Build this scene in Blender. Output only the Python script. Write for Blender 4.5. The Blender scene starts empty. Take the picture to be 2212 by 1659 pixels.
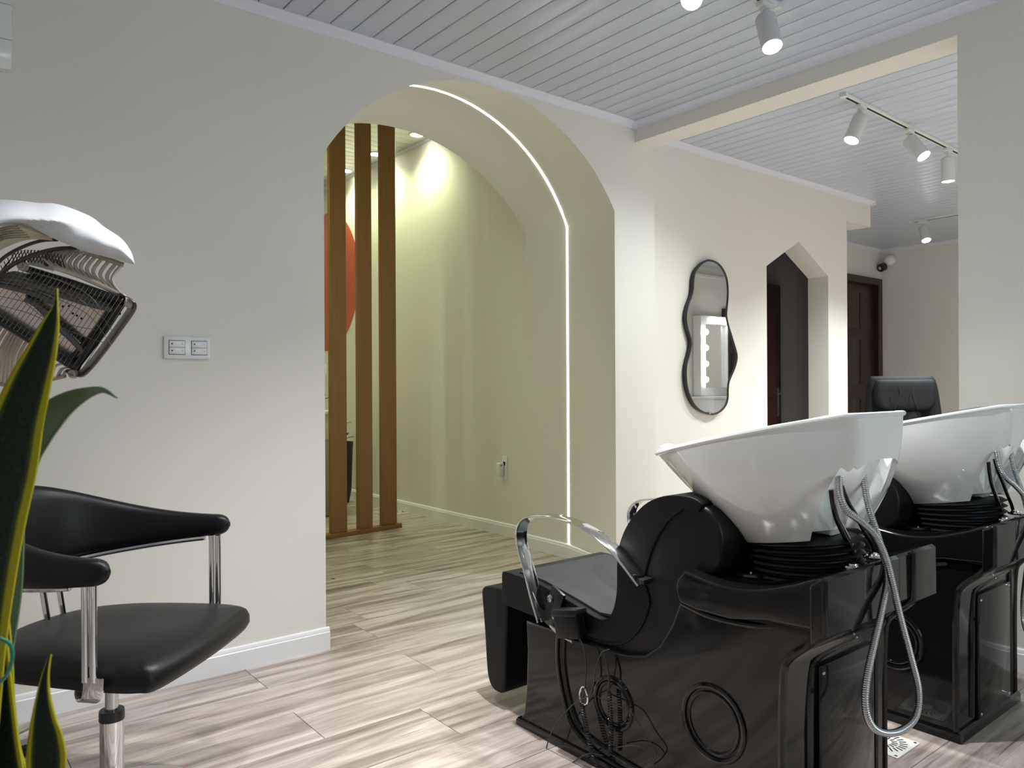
import bpy, bmesh, math, random
from mathutils import Vector, Matrix
random.seed(7)
PI = math.pi
S = bpy.context.scene
COL = S.collection
# ---------------------------------------------------------------- camera
YAW, PITCH, ROLL, FPX = 0.893208, 0.000129, -0.005095, 1642.6
CAM = Vector((0, 0, 1.115))
fw = Vector((math.cos(PITCH)*math.cos(YAW), math.cos(PITCH)*math.sin(YAW), math.sin(PITCH)))
_r = Vector((math.sin(YAW), -math.cos(YAW), 0)); _u = _r.cross(fw)
rt = math.cos(ROLL)*_r + math.sin(ROLL)*_u
up = -math.sin(ROLL)*_r + math.cos(ROLL)*_u
cd = bpy.data.cameras.new('camera'); cam = bpy.data.objects.new('camera', cd); COL.objects.link(cam)
m = Matrix((rt, up, -fw)).transposed().to_4x4(); m.translation = CAM
cam.matrix_world = m
cd.sensor_fit = 'HORIZONTAL'; cd.sensor_width = 36.0; cd.lens = FPX/2212*36.0
cd.clip_start = 0.05; cd.clip_end = 60
cd.dof.use_dof = True; cd.dof.focus_distance = 3.2; cd.dof.aperture_fstop = 9.0
S.camera = cam
# ---------------------------------------------------------------- world, exposure, lamps of the rooms
w = bpy.data.worlds.new('world'); S.world = w; w.use_nodes = True
w.node_tree.nodes['Background'].inputs[0].default_value = (0.75, 0.8, 0.9, 1)
w.node_tree.nodes['Background'].inputs[1].default_value = 0.05
S.view_settings.view_transform = 'Standard'; S.view_settings.look = 'None'
S.view_settings.exposure = 1.1; S.view_settings.gamma = 1.0
try: S.view_settings.use_curve_mapping = False
except Exception: pass

def spot(name, loc, target, watts, col=(1, 1, 1), size=110, blend=0.9, r=0.035):
    d = bpy.data.lights.new(name, 'SPOT'); d.energy = watts; d.color = col
    d.spot_size = math.radians(size); d.spot_blend = blend; d.shadow_soft_size = r
    o = bpy.data.objects.new(name, d); COL.objects.link(o); o.location = loc
    o.rotation_euler = (Vector(target)-Vector(loc)).to_track_quat('-Z', 'Y').to_euler()
    return o
def area(name, loc, target, watts, sx, sy, col=(1, 1, 1)):
    d = bpy.data.lights.new(name, 'AREA'); d.shape = 'RECTANGLE'; d.size = sx; d.size_y = sy; d.energy = watts; d.color = col
    o = bpy.data.objects.new(name, d); COL.objects.link(o); o.location = loc
    o.rotation_euler = (Vector(target)-Vector(loc)).to_track_quat('-Z', 'Y').to_euler()
    return o
COOL = (0.97, 0.98, 1.0); GREEN = (0.88, 1.0, 0.56)
WR = 1.0; R2 = 2.5; GR = 0.68
area('added cool fill', (2.2, -1.60, 1.45), (2.2, 1.0, 1.45), 9.5, 1.0, 1.1, (0.74, 0.92, 1.0))  # added cool fill light for the bowl rears, no real opening behind it

def at(px, py, **k):                    # a pixel of the 2212x1659 photograph -> a point on a world plane
    d = fw + rt*((px-1106)/FPX) - up*((py-829.5)/FPX)
    if 'x' in k: t = k['x']/d.x
    elif 'y' in k: t = k['y']/d.y
    elif 'z' in k: t = (k['z']-CAM.z)/d.z
    else: t = k['t']
    return CAM + d*t

# ---------------------------------------------------------------- materials
MATS = {}
def mat(name, col, rough=0.5, metal=0.0, bump=0.0, bscale=200.0, var=0.0, vscale=6.0, coat=0.0, spec=0.5, stretch=None, emit=None, estr=0.0, dist=0.002):
    if name in MATS: return MATS[name]
    M = bpy.data.materials.new(name); M.use_nodes = True; nt = M.node_tree; N = nt.nodes; L = nt.links
    b = N['Principled BSDF']
    b.inputs['Base Color'].default_value = (*col, 1); b.inputs['Roughness'].default_value = rough
    b.inputs['Metallic'].default_value = metal; b.inputs['Specular IOR Level'].default_value = spec
    b.inputs['Coat Weight'].default_value = coat; b.inputs['Coat Roughness'].default_value = 0.05
    tc = N.new('ShaderNodeTexCoord'); mp = N.new('ShaderNodeMapping'); L.new(tc.outputs['Object'], mp.inputs[0])
    if stretch: mp.inputs['Scale'].default_value = stretch
    if var > 0:
        n = N.new('ShaderNodeTexNoise'); n.inputs['Scale'].default_value = vscale; n.inputs['Detail'].default_value = 4
        L.new(mp.outputs[0], n.inputs['Vector'])
        mx = N.new('ShaderNodeMix'); mx.data_type = 'RGBA'
        mx.inputs[6].default_value = (*[c*(1-var) for c in col], 1); mx.inputs[7].default_value = (*[min(1, c*(1+var)) for c in col], 1)
        L.new(n.outputs['Fac'], mx.inputs[0]); L.new(mx.outputs[2], b.inputs['Base Color'])
    if bump > 0:
        n2 = N.new('ShaderNodeTexNoise'); n2.inputs['Scale'].default_value = bscale; n2.inputs['Detail'].default_value = 3
        L.new(mp.outputs[0], n2.inputs['Vector'])
        bp = N.new('ShaderNodeBump'); bp.inputs['Strength'].default_value = bump; bp.inputs['Distance'].default_value = dist
        L.new(n2.outputs['Fac'], bp.inputs['Height']); L.new(bp.outputs[0], b.inputs['Normal'])
    if emit:
        b.inputs['Emission Color'].default_value = (*emit, 1); b.inputs['Emission Strength'].default_value = estr
    MATS[name] = M; return M

wall_m = mat('wall paint', (0.77, 0.742, 0.683), 0.6, bump=0.12, bscale=90, var=0.02, vscale=1.5)
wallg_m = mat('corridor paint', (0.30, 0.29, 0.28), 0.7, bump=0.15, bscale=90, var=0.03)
trim_m = mat('white skirting', (0.80, 0.80, 0.80), 0.35, var=0.02, vscale=3)
crown_m = mat('pvc moulding', (0.70, 0.71, 0.80), 0.35, bump=0.05, bscale=40)
black_gloss = mat('black gloss shell', (0.006, 0.006, 0.006), 0.09, bump=0.03, bscale=6, dist=0.004, spec=0.4)
black_vinyl = mat('black vinyl', (0.006, 0.006, 0.0065), 0.48, spec=0.2, bump=0.35, bscale=500, dist=0.0006)
black_vinyl2 = mat('black smooth vinyl', (0.006, 0.006, 0.0065), 0.4, spec=0.25, bump=0.2, bscale=350, dist=0.0005)
black_cloth = mat('black soft leather', (0.010, 0.010, 0.012), 0.7, spec=0.14, bump=0.3, bscale=60, dist=0.003)
grey_suede = mat('dark grey seat vinyl', (0.022, 0.023, 0.024), 0.6, spec=0.3, bump=0.35, bscale=500, dist=0.0006)
rubber = mat('black rubber', (0.006, 0.007, 0.009), 0.5, spec=0.3, bump=0.15, bscale=60)
plastic_k = mat('black plastic', (0.015, 0.015, 0.016), 0.35, bump=0.05, bscale=80)
chrome = mat('chrome', (0.78, 0.78, 0.78), 0.07, 1.0, bump=0.01, bscale=20)
chrome_d = mat('satin chrome', (0.55, 0.56, 0.58), 0.2, 1.0, bump=0.02, bscale=60)
ceramic = mat('white ceramic', (0.80, 0.81, 0.80), 0.10, bump=0.01, bscale=8, coat=0.5)
hood_w = mat('white hood plastic', (0.64, 0.66, 0.69), 0.22, bump=0.02, bscale=30)
white_pl = mat('white plastic', (0.78, 0.79, 0.80), 0.22, bump=0.02, bscale=30)
white_paint = mat('white metal paint', (0.74, 0.74, 0.73), 0.4, bump=0.02, bscale=60)
cream_pl = mat('cream plastic', (0.88, 0.83, 0.64), 0.4, bump=0.03, bscale=60)
beige_pl = mat('beige plastic', (0.44, 0.385, 0.31), 0.4, bump=0.03, bscale=60)
plum_pl = mat('plum plastic', (0.055, 0.035, 0.04), 0.3, bump=0.03, bscale=60)
steel_r = mat('bright reflector', (0.97, 0.93, 0.89), 0.28, 0.9, bump=0.05, bscale=20)
wire_m = mat('steel wire', (0.30, 0.285, 0.265), 0.45, 1.0, bump=0.02, bscale=60)
tube_m = mat('heater tube', (0.11, 0.11, 0.11), 0.4, bump=0.1, bscale=80)
dark_wood = mat('dark red door wood', (0.030, 0.009, 0.007), 0.35, bump=0.25, bscale=12, stretch=(14, 14, 1), var=0.5, vscale=3)
slat_m = mat('slat wood', (0.25, 0.125, 0.028), 0.45, bump=0.2, bscale=30, stretch=(9, 9, 0.5), var=0.22, vscale=6)
coral = mat('coral paint', (0.50, 0.095, 0.045), 0.6, var=0.03)
teal = mat('teal ribbon', (0.02, 0.22, 0.17), 0.4, var=0.1)
leaf_g = mat('leaf green', (0.05, 0.12, 0.03), 0.35, var=0.4, vscale=14)
leaf_p = mat('pale leaf', (0.12, 0.19, 0.10), 0.4, var=0.35, vscale=14)
mirror_m = mat('mirror glass', (0.86, 0.88, 0.87), 0.012, 1.0)
drain_m = mat('drain enamel', (0.75, 0.73, 0.66), 0.3, var=0.05)
hole_m = mat('dark slot', (0.02, 0.02, 0.018), 0.8, var=0.1)
grey_pl = mat('grey enamel', (0.36, 0.38, 0.40), 0.3, var=0.05)
desk_c = mat('cream laminate', (0.66, 0.62, 0.45), 0.4, var=0.03)
desk_g = mat('sage laminate', (0.30, 0.31, 0.25), 0.4, var=0.03)
lamp_e = mat('lamp lens', (1, 1, 1), 0.4, emit=(1, 0.99, 0.97), estr=22)
dl_e = mat('downlight lens', (1, 1, 1), 0.4, emit=(1, 1, 0.80), estr=16)
led_e = mat('led strip', (1, 1, 1), 0.4, emit=(0.90, 1.0, 0.86), estr=6)
bulb_e = mat('vanity bulb', (1, 1, 1), 0.4, emit=(1, 0.99, 0.97), estr=9)

def floor_mat():
    M = bpy.data.materials.new('wood floor'); M.use_nodes = True; nt = M.node_tree; N = nt.nodes; L = nt.links
    b = N['Principled BSDF']
    tc = N.new('ShaderNodeTexCoord'); oi = N.new('ShaderNodeObjectInfo')
    ad = N.new('ShaderNodeVectorMath'); ad.operation = 'ADD'
    cb = N.new('ShaderNodeCombineXYZ'); mu = N.new('ShaderNodeMath'); mu.operation = 'MULTIPLY'; mu.inputs[1].default_value = 97
    L.new(oi.outputs['Random'], mu.inputs[0]); L.new(mu.outputs[0], cb.inputs[0]); L.new(mu.outputs[0], cb.inputs[1])
    L.new(tc.outputs['Object'], ad.inputs[0]); L.new(cb.outputs[0], ad.inputs[1])
    def noise(sc, scale, det, rough=0.6, dis=0.0):
        mp = N.new('ShaderNodeMapping'); mp.inputs['Scale'].default_value = sc; L.new(ad.outputs[0], mp.inputs[0])
        n = N.new('ShaderNodeTexNoise'); n.inputs['Scale'].default_value = scale; n.inputs['Detail'].default_value = det
        n.inputs['Roughness'].default_value = rough; n.inputs['Distortion'].default_value = dis
        L.new(mp.outputs[0], n.inputs['Vector']); return n
    a = noise((0.8, 9, 1), 1.6, 7, 0.62, 0.7)
    r = N.new('ShaderNodeValToRGB'); L.new(a.outputs['Fac'], r.inputs[0])
    e = r.color_ramp.elements; e[0].position = 0.30; e[0].color = (0.165, 0.130, 0.108, 1); e[1].position = 0.72; e[1].color = (0.70, 0.615, 0.545, 1)
    k = r.color_ramp.elements.new(0.42); k.color = (0.33, 0.272, 0.235, 1)
    k = r.color_ramp.elements.new(0.55); k.color = (0.52, 0.445, 0.392, 1)
    f = noise((1.5, 70, 1), 3.0, 4)
    mx = N.new('ShaderNodeMix'); mx.data_type = 'RGBA'; mx.blend_type = 'MULTIPLY'; mx.inputs[0].default_value = 0.5
    r2 = N.new('ShaderNodeValToRGB'); L.new(f.outputs['Fac'], r2.inputs[0])
    r2.color_ramp.elements[0].position = 0.3; r2.color_ramp.elements[0].color = (0.55, 0.52, 0.50, 1); r2.color_ramp.elements[1].position = 0.6; r2.color_ramp.elements[1].color = (1, 1, 1, 1)
    L.new(r.outputs[0], mx.inputs[6]); L.new(r2.outputs[0], mx.inputs[7])
    # dark cracks and knots
    c = noise((0.55, 16, 1), 1.3, 3, 0.5, 1.4)
    r3 = N.new('ShaderNodeValToRGB'); L.new(c.outputs['Fac'], r3.inputs[0])
    r3.color_ramp.elements[0].position = 0.27; r3.color_ramp.elements[0].color = (0.35, 0.32, 0.30, 1); r3.color_ramp.elements[1].position = 0.335; r3.color_ramp.elements[1].color = (1, 1, 1, 1)
    m2 = N.new('ShaderNodeMix'); m2.data_type = 'RGBA'; m2.blend_type = 'MULTIPLY'; m2.inputs[0].default_value = 0.9
    L.new(mx.outputs[2], m2.inputs[6]); L.new(r3.outputs[0], m2.inputs[7])
    L.new(m2.outputs[2], b.inputs['Base Color'])
    b.inputs['Roughness'].default_value = 0.33
    bp = N.new('ShaderNodeBump'); bp.inputs['Strength'].default_value = 0.12; bp.inputs['Distance'].default_value = 0.001
    L.new(f.outputs['Fac'], bp.inputs['Height']); L.new(bp.outputs[0], b.inputs['Normal'])
    return M
floor_m = floor_mat()
ceil_m = mat('pvc ceiling', (0.55, 0.60, 0.70), 0.30, bump=0.10, bscale=40, stretch=(30, 0.6, 1), var=0.05, vscale=8, dist=0.001)
ceil_x = mat('pvc ceiling crosswise', (0.62, 0.62, 0.62), 0.34, bump=0.10, bscale=40, stretch=(0.6, 30, 1), var=0.05, vscale=8, dist=0.001)
gap_m = mat('ceiling gap', (0.10, 0.10, 0.105), 0.8, var=0.1)

def snake_mat():
    M = bpy.data.materials.new('snake plant leaf'); M.use_nodes = True; nt = M.node_tree; N = nt.nodes; L = nt.links
    b = N['Principled BSDF']; b.inputs['Roughness'].default_value = 0.5; b.inputs['Specular IOR Level'].default_value = 0.2
    uv = N.new('ShaderNodeTexCoord'); sp = N.new('ShaderNodeSeparateXYZ'); L.new(uv.outputs['UV'], sp.inputs[0])
    r = N.new('ShaderNodeValToRGB'); L.new(sp.outputs[0], r.inputs[0])
    e = r.color_ramp.elements; Y = (0.42, 0.38, 0.015, 1); G = (0.006, 0.016, 0.007, 1)
    e[0].position = 0; e[0].color = Y; e[1].position = 1; e[1].color = Y
    for p, c in ((0.10, Y), (0.15, (0.035, 0.07, 0.012, 1)), (0.24, G), (0.78, G), (0.85, (0.035, 0.07, 0.012, 1)), (0.90, Y)):
        k = e.new(p); k.color = c
    n = N.new('ShaderNodeTexNoise'); n.inputs['Scale'].default_value = 5; n.inputs['Detail'].default_value = 3
    mp = N.new('ShaderNodeMapping'); mp.inputs['Scale'].default_value = (2, 14, 1); L.new(uv.outputs['UV'], mp.inputs[0]); L.new(mp.outputs[0], n.inputs['Vector'])
    mx = N.new('ShaderNodeMix'); mx.data_type = 'RGBA'; mx.blend_type = 'ADD'
    rr = N.new('ShaderNodeValToRGB'); rr.color_ramp.elements[0].position = 0.55; rr.color_ramp.elements[0].color = (0, 0, 0, 1); rr.color_ramp.elements[1].position = 0.75; rr.color_ramp.elements[1].color = (0.012, 0.03, 0.012, 1)
    L.new(n.outputs['Fac'], rr.inputs[0]); mx.inputs[0].default_value = 1
    L.new(r.outputs[0], mx.inputs[6]); L.new(rr.outputs[0], mx.inputs[7]); L.new(mx.outputs[2], b.inputs['Base Color'])
    return M
snake_m = snake_mat()

# ---------------------------------------------------------------- mesh helpers
class MB:
    def __init__(s): s.bm = bmesh.new(); s.uv = None
    def _new(s, geom_fn):
        return geom_fn()
    def box(s, c, d, rot=None, bev=0.0, seg=2):
        b = bmesh.new(); bmesh.ops.create_cube(b, size=1.0)
        bmesh.ops.scale(b, vec=Vector(d), verts=b.verts)
        if bev > 0: bmesh.ops.bevel(b, geom=list(b.edges), offset=min(bev, min(d)*0.49), segments=seg, affect='EDGES', profile=0.5)
        M = Matrix.Translation(Vector(c)) @ (rot.to_4x4() if rot else Matrix())
        bmesh.ops.transform(b, matrix=M, verts=b.verts); s.merge(b); return s
    def merge(s, b):
        me = bpy.data.meshes.new('t'); b.to_mesh(me); b.free(); s.bm.from_mesh(me); bpy.data.meshes.remove(me)
    def prism(s, poly, axis, a, b_, bev=0.0, seg=2):   # polygon in the two other axes, extruded from a to b_ along axis
        b = bmesh.new()
        def P(p, t):
            if axis == 'x': return (t, p[0], p[1])
            if axis == 'y': return (p[0], t, p[1])
            return (p[0], p[1], t)
        v0 = [b.verts.new(P(p, a)) for p in poly]; v1 = [b.verts.new(P(p, b_)) for p in poly]
        n = len(poly); f0 = b.faces.new(v0); f1 = b.faces.new(v1[::-1])
        for i in range(n): b.faces.new((v0[i], v1[i], v1[(i+1) % n], v0[(i+1) % n]))
        bmesh.ops.recalc_face_normals(b, faces=b.faces)
        if bev > 0:
            es = [e for e in b.edges if (e.verts[0] in v0) == (e.verts[1] in v0)]
            bmesh.ops.bevel(b, geom=es, offset=bev, segments=seg, affect='EDGES', profile=0.6, clamp_overlap=True)
        s.merge(b); return s
    def loft(s, rows, cu=True, caps=True, cv=False):
        b = s.bm; R = [[b.verts.new(p) for p in r] for r in rows]; n = len(rows[0])
        m_ = len(R)
        for i in range(m_ if cv else m_-1):
            A = R[i]; B = R[(i+1) % m_]
            for j in range(n if cu else n-1):
                q = (A[j], A[(j+1) % n], B[(j+1) % n], B[j])
                try: b.faces.new(q)
                except ValueError: pass
        if caps and not cv and cu:
            for r in (R[0][::-1], R[-1]):
                try: b.faces.new(r)
                except ValueError: pass
        return R
    def tube(s, pts, r, n=10, closed=False, rad=None, caps=True):
        pts = [Vector(p) for p in pts]; m_ = len(pts); rows = []
        prev = None
        for i, p in enumerate(pts):
            if closed: t = pts[(i+1) % m_] - pts[i-1]
            else: t = pts[min(i+1, m_-1)] - pts[max(i-1, 0)]
            t.normalize()
            if prev is None:
                a = Vector((0, 0, 1)) if abs(t.z) < 0.9 else Vector((1, 0, 0)); x = t.cross(a).normalized()
            else:
                x = prev - t*prev.dot(t)
                x = x.normalized() if x.length > 1e-6 else t.orthogonal().normalized()
            prev = x; y = t.cross(x); rr = rad(i/(m_-1)) if rad else r
            rows.append([p + x*(rr*math.cos(2*PI*k/n)) + y*(rr*math.sin(2*PI*k/n)) for k in range(n)])
        if closed and rad is None:
            # align seam: simple approach keeps frame drift small
            s.loft(rows, caps=False, cv=True)
        else: s.loft(rows, caps=caps)
        return s
    def strip(s, pts, side, wdt, th):                  # flat band swept along pts; side = width direction
        pts = [Vector(p) for p in pts]; side = Vector(side).normalized(); rows = []; m_ = len(pts)
        for i, p in enumerate(pts):
            t = (pts[min(i+1, m_-1)] - pts[max(i-1, 0)]).normalized(); nn = side.cross(t).normalized()
            a = side*(wdt/2); b_ = nn*(th/2); c = 0.85
            rows.append([p-a*c-b_, p+a*c-b_, p+a-b_*0.4, p+a+b_*0.4, p+a*c+b_, p-a*c+b_, p-a+b_*0.4, p-a-b_*0.4])
        s.loft(rows); return s
    def lathe(s, prof, c=(0, 0, 0), ax=None, n=28, caps=True):   # prof: (radius, height) list
        c = Vector(c); q = (Vector((0, 0, 1)).rotation_difference(Vector(ax).normalized()) if ax else None)
        rows = []
        for r, h in prof:
            row = []
            for k in range(n):
                v = Vector((r*math.cos(2*PI*k/n), r*math.sin(2*PI*k/n), h))
                if q: v = q @ v
                row.append(c+v)
            rows.append(row)
        s.loft(rows, caps=caps); return s
    def ball(s, c, r, sc=(1, 1, 1), n=16):
        b = bmesh.new(); bmesh.ops.create_uvsphere(b, u_segments=n, v_segments=max(6, n//2), radius=r)
        bmesh.ops.scale(b, vec=Vector(sc), verts=b.verts); bmesh.ops.translate(b, vec=Vector(c), verts=b.verts); s.merge(b); return s
    def build(s, name, material, parent=None, org=None, smooth=True, ang=38, kind=None, label=None):
        b = s.bm
        if org is not None: bmesh.ops.translate(b, vec=-Vector(org), verts=b.verts)
        bmesh.ops.recalc_face_normals(b, faces=b.faces)
        if smooth:
            lim = math.radians(ang)
            for f in b.faces: f.smooth = True
            for e in b.edges:
                if len(e.link_faces) == 2 and e.calc_face_angle(0) > lim: e.smooth = False
        me = bpy.data.meshes.new(name); b.to_mesh(me); b.free()
        me.materials.append(material)
        o = bpy.data.objects.new(name, me); COL.objects.link(o)
        if parent: o.parent = parent
        elif org is not None: o.location = org
        if kind: o['kind'] = kind
        if label: o['label'] = label
        return o

def cr(pts, n=8, closed=False):          # Catmull-Rom
    P = [Vector(p) for p in pts]; out = []; m_ = len(P)
    rng = range(m_ if closed else m_-1)
    for i in rng:
        if closed: a, b, c, d = P[i-1], P[i], P[(i+1) % m_], P[(i+2) % m_]
        else: a, b, c, d = P[max(i-1, 0)], P[i], P[i+1], P[min(i+2, m_-1)]
        for k in range(n):
            t = k/n
            out.append(0.5*((2*b) + (c-a)*t + (2*a-5*b+4*c-d)*t*t + (3*b-a-3*c+d)*t**3))
    if not closed: out.append(P[-1].copy())
    return out
def cr2(pts, n=6, closed=False): return [(v.x, v.y) for v in cr([(p[0], p[1], 0) for p in pts], n, closed)]
def tag(o, label, cat, group=None):
    o['label'] = label; o['category'] = cat
    if group: o['group'] = group
    return o
def thing(name, label, cat, loc=(0, 0, 0), group=None):
    o = bpy.data.objects.new(name, None); COL.objects.link(o); o.location = loc; o.empty_display_size = 0.1
    return tag(o, label, cat, group)
def kids(o): return [c for c in bpy.data.objects if c.parent == o]
def copy_tree(o, parent=None):
    c = o.copy(); COL.objects.link(c); c.parent = parent
    for ch in kids(o): copy_tree(ch, c)
    return c
def struct(mb, name, material, smooth=False, parent=None):
    o = mb.build(name, material, parent, smooth=smooth)
    if not parent: o['kind'] = 'structure'
    return o

# ---------------------------------------------------------------- measurements of the rooms (metres)
YA, XB, XC, YP = 3.003, 3.345, 3.515, 1.266      # arched wall plane, beam face, beam back, pillar edge
YB = 3.083                                       # wall with the wavy mirror
HC, HB = 2.63, 2.52                              # ceiling, beam underside
XE, YE = 8.776, 4.145                            # far room corner
XW, YS = -1.7, -1.7                              # walls behind the camera
XR, YT = 3.47, 9.0; HR = 3.17                    # room behind the arch

# ---- floor
fl = struct(MB().box((3.4, 3.6, -0.03), (10.9, 11.2, 0.04)), 'floor', gap_m)
PW, PL = 0.25, 1.235
pl_me = None
def plank(x0, x1, y0, y1):
    global pl_me
    full = abs((x1-x0)-PL) < 1e-4 and abs((y1-y0)-PW) < 1e-4
    if full and pl_me:
        o = bpy.data.objects.new('plank', pl_me); COL.objects.link(o)
    else:
        g = 0.0009
        o = MB().box((0, 0, -0.005), (x1-x0-2*g, y1-y0-2*g, 0.010), bev=0.0007, seg=1).build('plank', floor_m, smooth=False)
        if full: pl_me = o.data
    o.location = ((x0+x1)/2, (y0+y1)/2, 0); o.parent = fl
row = 0
offs = [0.19, 0.78, 1.045-1.235, 0.62-0.0, 0.36]
for k in range(-19, 26):
    y0 = 2.493 + 0.25*(k-0); y1 = y0+PW
    if y1 > 8.75: break
    if y0 < 3.0: xa, xb = (-1.7, XE) if y0 > -0.05 else (-1.7, XB+0.1)
    elif y0 < 4.1: xa, xb = 0.6, XE
    else: xa, xb = 0.6, XR+0.05
    if y0 < -1.7: continue
    off = {1: 1.05, -1: 1.04, 0: 1.62, 2: 1.64, 5: 2.07, 4: 2.23, 6: 2.24}.get(k, random.random()*PL)
    x = off - PL*math.ceil((off-xa)/PL)
    while x < xb:
        a, b = max(x, xa), min(x+PL, xb)
        if b-a > 0.03: plank(a, b, y0, y1)
        x += PL

# ---- ceilings with grooved boards
def ceiling(x0, x1, y0, y1, z, along, pitch, ph, m_):
    c = struct(MB().box(((x0+x1)/2, (y0+y1)/2, z+0.036), (x1-x0, y1-y0, 0.04)), 'ceiling', gap_m)
    g = 0.0022; me = None
    a0, a1 = (x0, x1) if along == 'y' else (y0, y1)
    k = ph - pitch*math.ceil((ph-a0)/pitch)
    while k < a1:
        a, b = max(k, a0), min(k+pitch, a1)
        if b-a > 0.01:
            full = b-a > pitch-1e-5
            if full and me: o = bpy.data.objects.new('board', me); COL.objects.link(o)
            else:
                d = (b-a-2*g, y1-y0, 0.012) if along == 'y' else (x1-x0, b-a-2*g, 0.012)
                o = MB().box((0, 0, 0.006), d, bev=0.003, seg=2).build('board', m_, ang=60)
                if full: me = o.data
            o.location = ((a+b)/2, (y0+y1)/2, z) if along == 'y' else ((x0+x1)/2, (a+b)/2, z)
            o.parent = c
        k += pitch
ceiling(XW, XB, YS, YA, HC, 'y', 0.1013, 1.107, ceil_m)
ceiling(XC, XE, -0.05, YE, HC, 'y', 0.1013, 3.60, ceil_m)
ceiling(0.6, XR, 4.0, YT, HR, 'x', 0.1013, 4.0, ceil_x)

# ---- wall with the arch: front face, flaring tunnel, back
def arc_pts(cx, cz, R, hw, zs, n=40):
    a = math.asin(min(1, hw/R)); ztop = cz
    pts = [(cx-hw, 0.0), (cx-hw, zs*0.5), (cx-hw, zs)]
    z0 = cz + math.sqrt(R*R-hw*hw)
    for i in range(1, n):
        t = -a + 2*a*i/n
        pts.append((cx+R*math.sin(t), cz+R*math.cos(t)-(z0-zs)))
    pts += [(cx+hw, zs), (cx+hw, zs*0.5), (cx+hw, 0.0)]
    return pts
A0 = arc_pts(2.286, 1.565, 1.042, 0.886, 2.098)
A1 = arc_pts(2.335, 1.60, 1.085, 0.990, 2.118)      # apex kept near 2.67
A2 = arc_pts(2.325, 1.414, 1.244, 1.008, 2.142)
def lerp_arc(a, b, t): return [(p[0]*(1-t)+q[0]*t, p[1]*(1-t)+q[1]*t) for p, q in zip(a, b)]
tun = MB()
YL, YK = 3.56, 3.985
sec = [(YA, A0), (3.2, lerp_arc(A0, A1, .38)), (3.38, lerp_arc(A0, A1, .72)), (YL, A1), (3.77, lerp_arc(A1, A2, .5)), (YK, A2)]
tun.loft([[(p[0], y, p[1]) for p in a] for y, a in sec], cu=False, caps=False)
# front and back faces around the opening
def around(mb, a, y, x0, x1, ztop):
    n = len(a); b = mb.bm
    A = [b.verts.new((p[0], y, p[1])) for p in a]
    O = [b.verts.new((p[0], y, ztop)) for p in a[2:n-2]]
    for i in range(2, n-3): b.faces.new((A[i], A[i+1], O[i-1], O[i-2]))
    for k, x in ((1, x0), (-1, x1)):
        c = [b.verts.new((x, y, 0.0)), b.verts.new((x, y, ztop))]
        f = [c[0], A[0], A[1], A[2], O[0], c[1]] if k == 1 else [c[0], A[n-1], A[n-2], A[n-3], O[-1], c[1]]
        b.faces.new(f)
around(tun, A0, YA, XW-0.1, XB, HC+0.07)
around(tun, A2, YK, 0.6, XR+0.02, HR+0.05)
wa = struct(tun, 'wall_back', wall_m, smooth=True)
struct(MB().box((0.74, YA+0.02, 2.72), (5.2, 0.02, 0.1)), 'wall_back', wall_m)
# led strip following the arch
lp = [(p[0]+(0.002 if p[0] < 2.3 else -0.002), YL, p[1]-(0.003 if 3 < i < len(A1)-4 else 0)) for i, p in enumerate(A1)]
led = MB(); led.strip(lp, (0, 1, 0), 0.012, 0.006)
tag(led.build('led_strip', led_e), 'glowing white led line curving round the inside of the arch', 'led strip')
# room behind the arch
struct(MB().box((XR+0.02, (YK+4.66)/2, HR/2), (0.04, 4.66-YK, HR)).prism([(XR, 4.64), (XR+0.06, 4.64), (XR+0.06, 4.84), (XR-0.012, 4.84)], 'z', 0, HR), 'wall_right', wall_m)
struct(MB().box((XR+0.014, (4.84+YT)/2, HR/2), (0.052, YT-4.84, HR)), 'wall_right', wall_m)
struct(MB().box((2.0, YT+0.03, HR/2), (3.0, 0.06, HR)), 'wall_far', wall_m)
struct(MB().box((0.57, (YK+YT)/2, HR/2), (0.06, YT-YK, HR)), 'wall_left', wall_m)

# ---- beam, pillar, pilaster, walls of the next room
struct(MB().box(((XB+XC)/2, (YB+YP)/2, (HB+2.7)/2), (XC-XB, YB-YP, 2.7-HB)), 'beam', wall_m)
struct(MB().box(((XB+XC)/2, (YP+YS)/2, 1.36), (XC-XB, YP-YS, 2.72)), 'wall_right', wall_m)
struct(MB().box(((XB+XC)/2, YA+0.06, HB/2), (XC-XB, 0.12, HB-0.0004)), 'wall_back', wall_m)
wb = MB()
X1, X2, X3, X4 = 4.816, 5.663, 5.957, 6.352; ZS, ZA, ZL = 1.948, 2.17, 2.418; T = 0.17
wb.prism([(XC-0.02, 0), (X1, 0), (X1, ZS), ((X1+X2)/2, ZA), (X2, ZS), (X2, 0), (X3, 0), (X3, ZL), (X4, ZL), (X4, 2.72), (XC-0.02, 2.72)], 'y', YB, YB+T)
struct(wb, 'wall_middle', wall_m)
# dark corridor behind the pointed opening
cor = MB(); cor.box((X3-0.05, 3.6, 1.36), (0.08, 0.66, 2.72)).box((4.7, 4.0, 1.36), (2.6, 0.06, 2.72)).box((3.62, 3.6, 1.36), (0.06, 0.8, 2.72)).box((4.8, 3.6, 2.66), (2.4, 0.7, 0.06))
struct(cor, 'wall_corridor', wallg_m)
struct(MB().box((X3+0.0, 3.7, 1.36), (0.02, 0.9, 2.72)), 'wall_left', wall_m)
struct(MB().box((7.35, YE+0.03, 1.36), (2.9, 0.06, 2.72)), 'wall_back', wall_m)
struct(MB().box((XE+0.03, 2.05, 1.36), (0.06, 4.3, 2.72)), 'wall_end', wall_m)
struct(MB().box((6.15, -0.03, 1.36), (5.35, 0.06, 2.72)), 'wall_front', wall_m)
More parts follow.
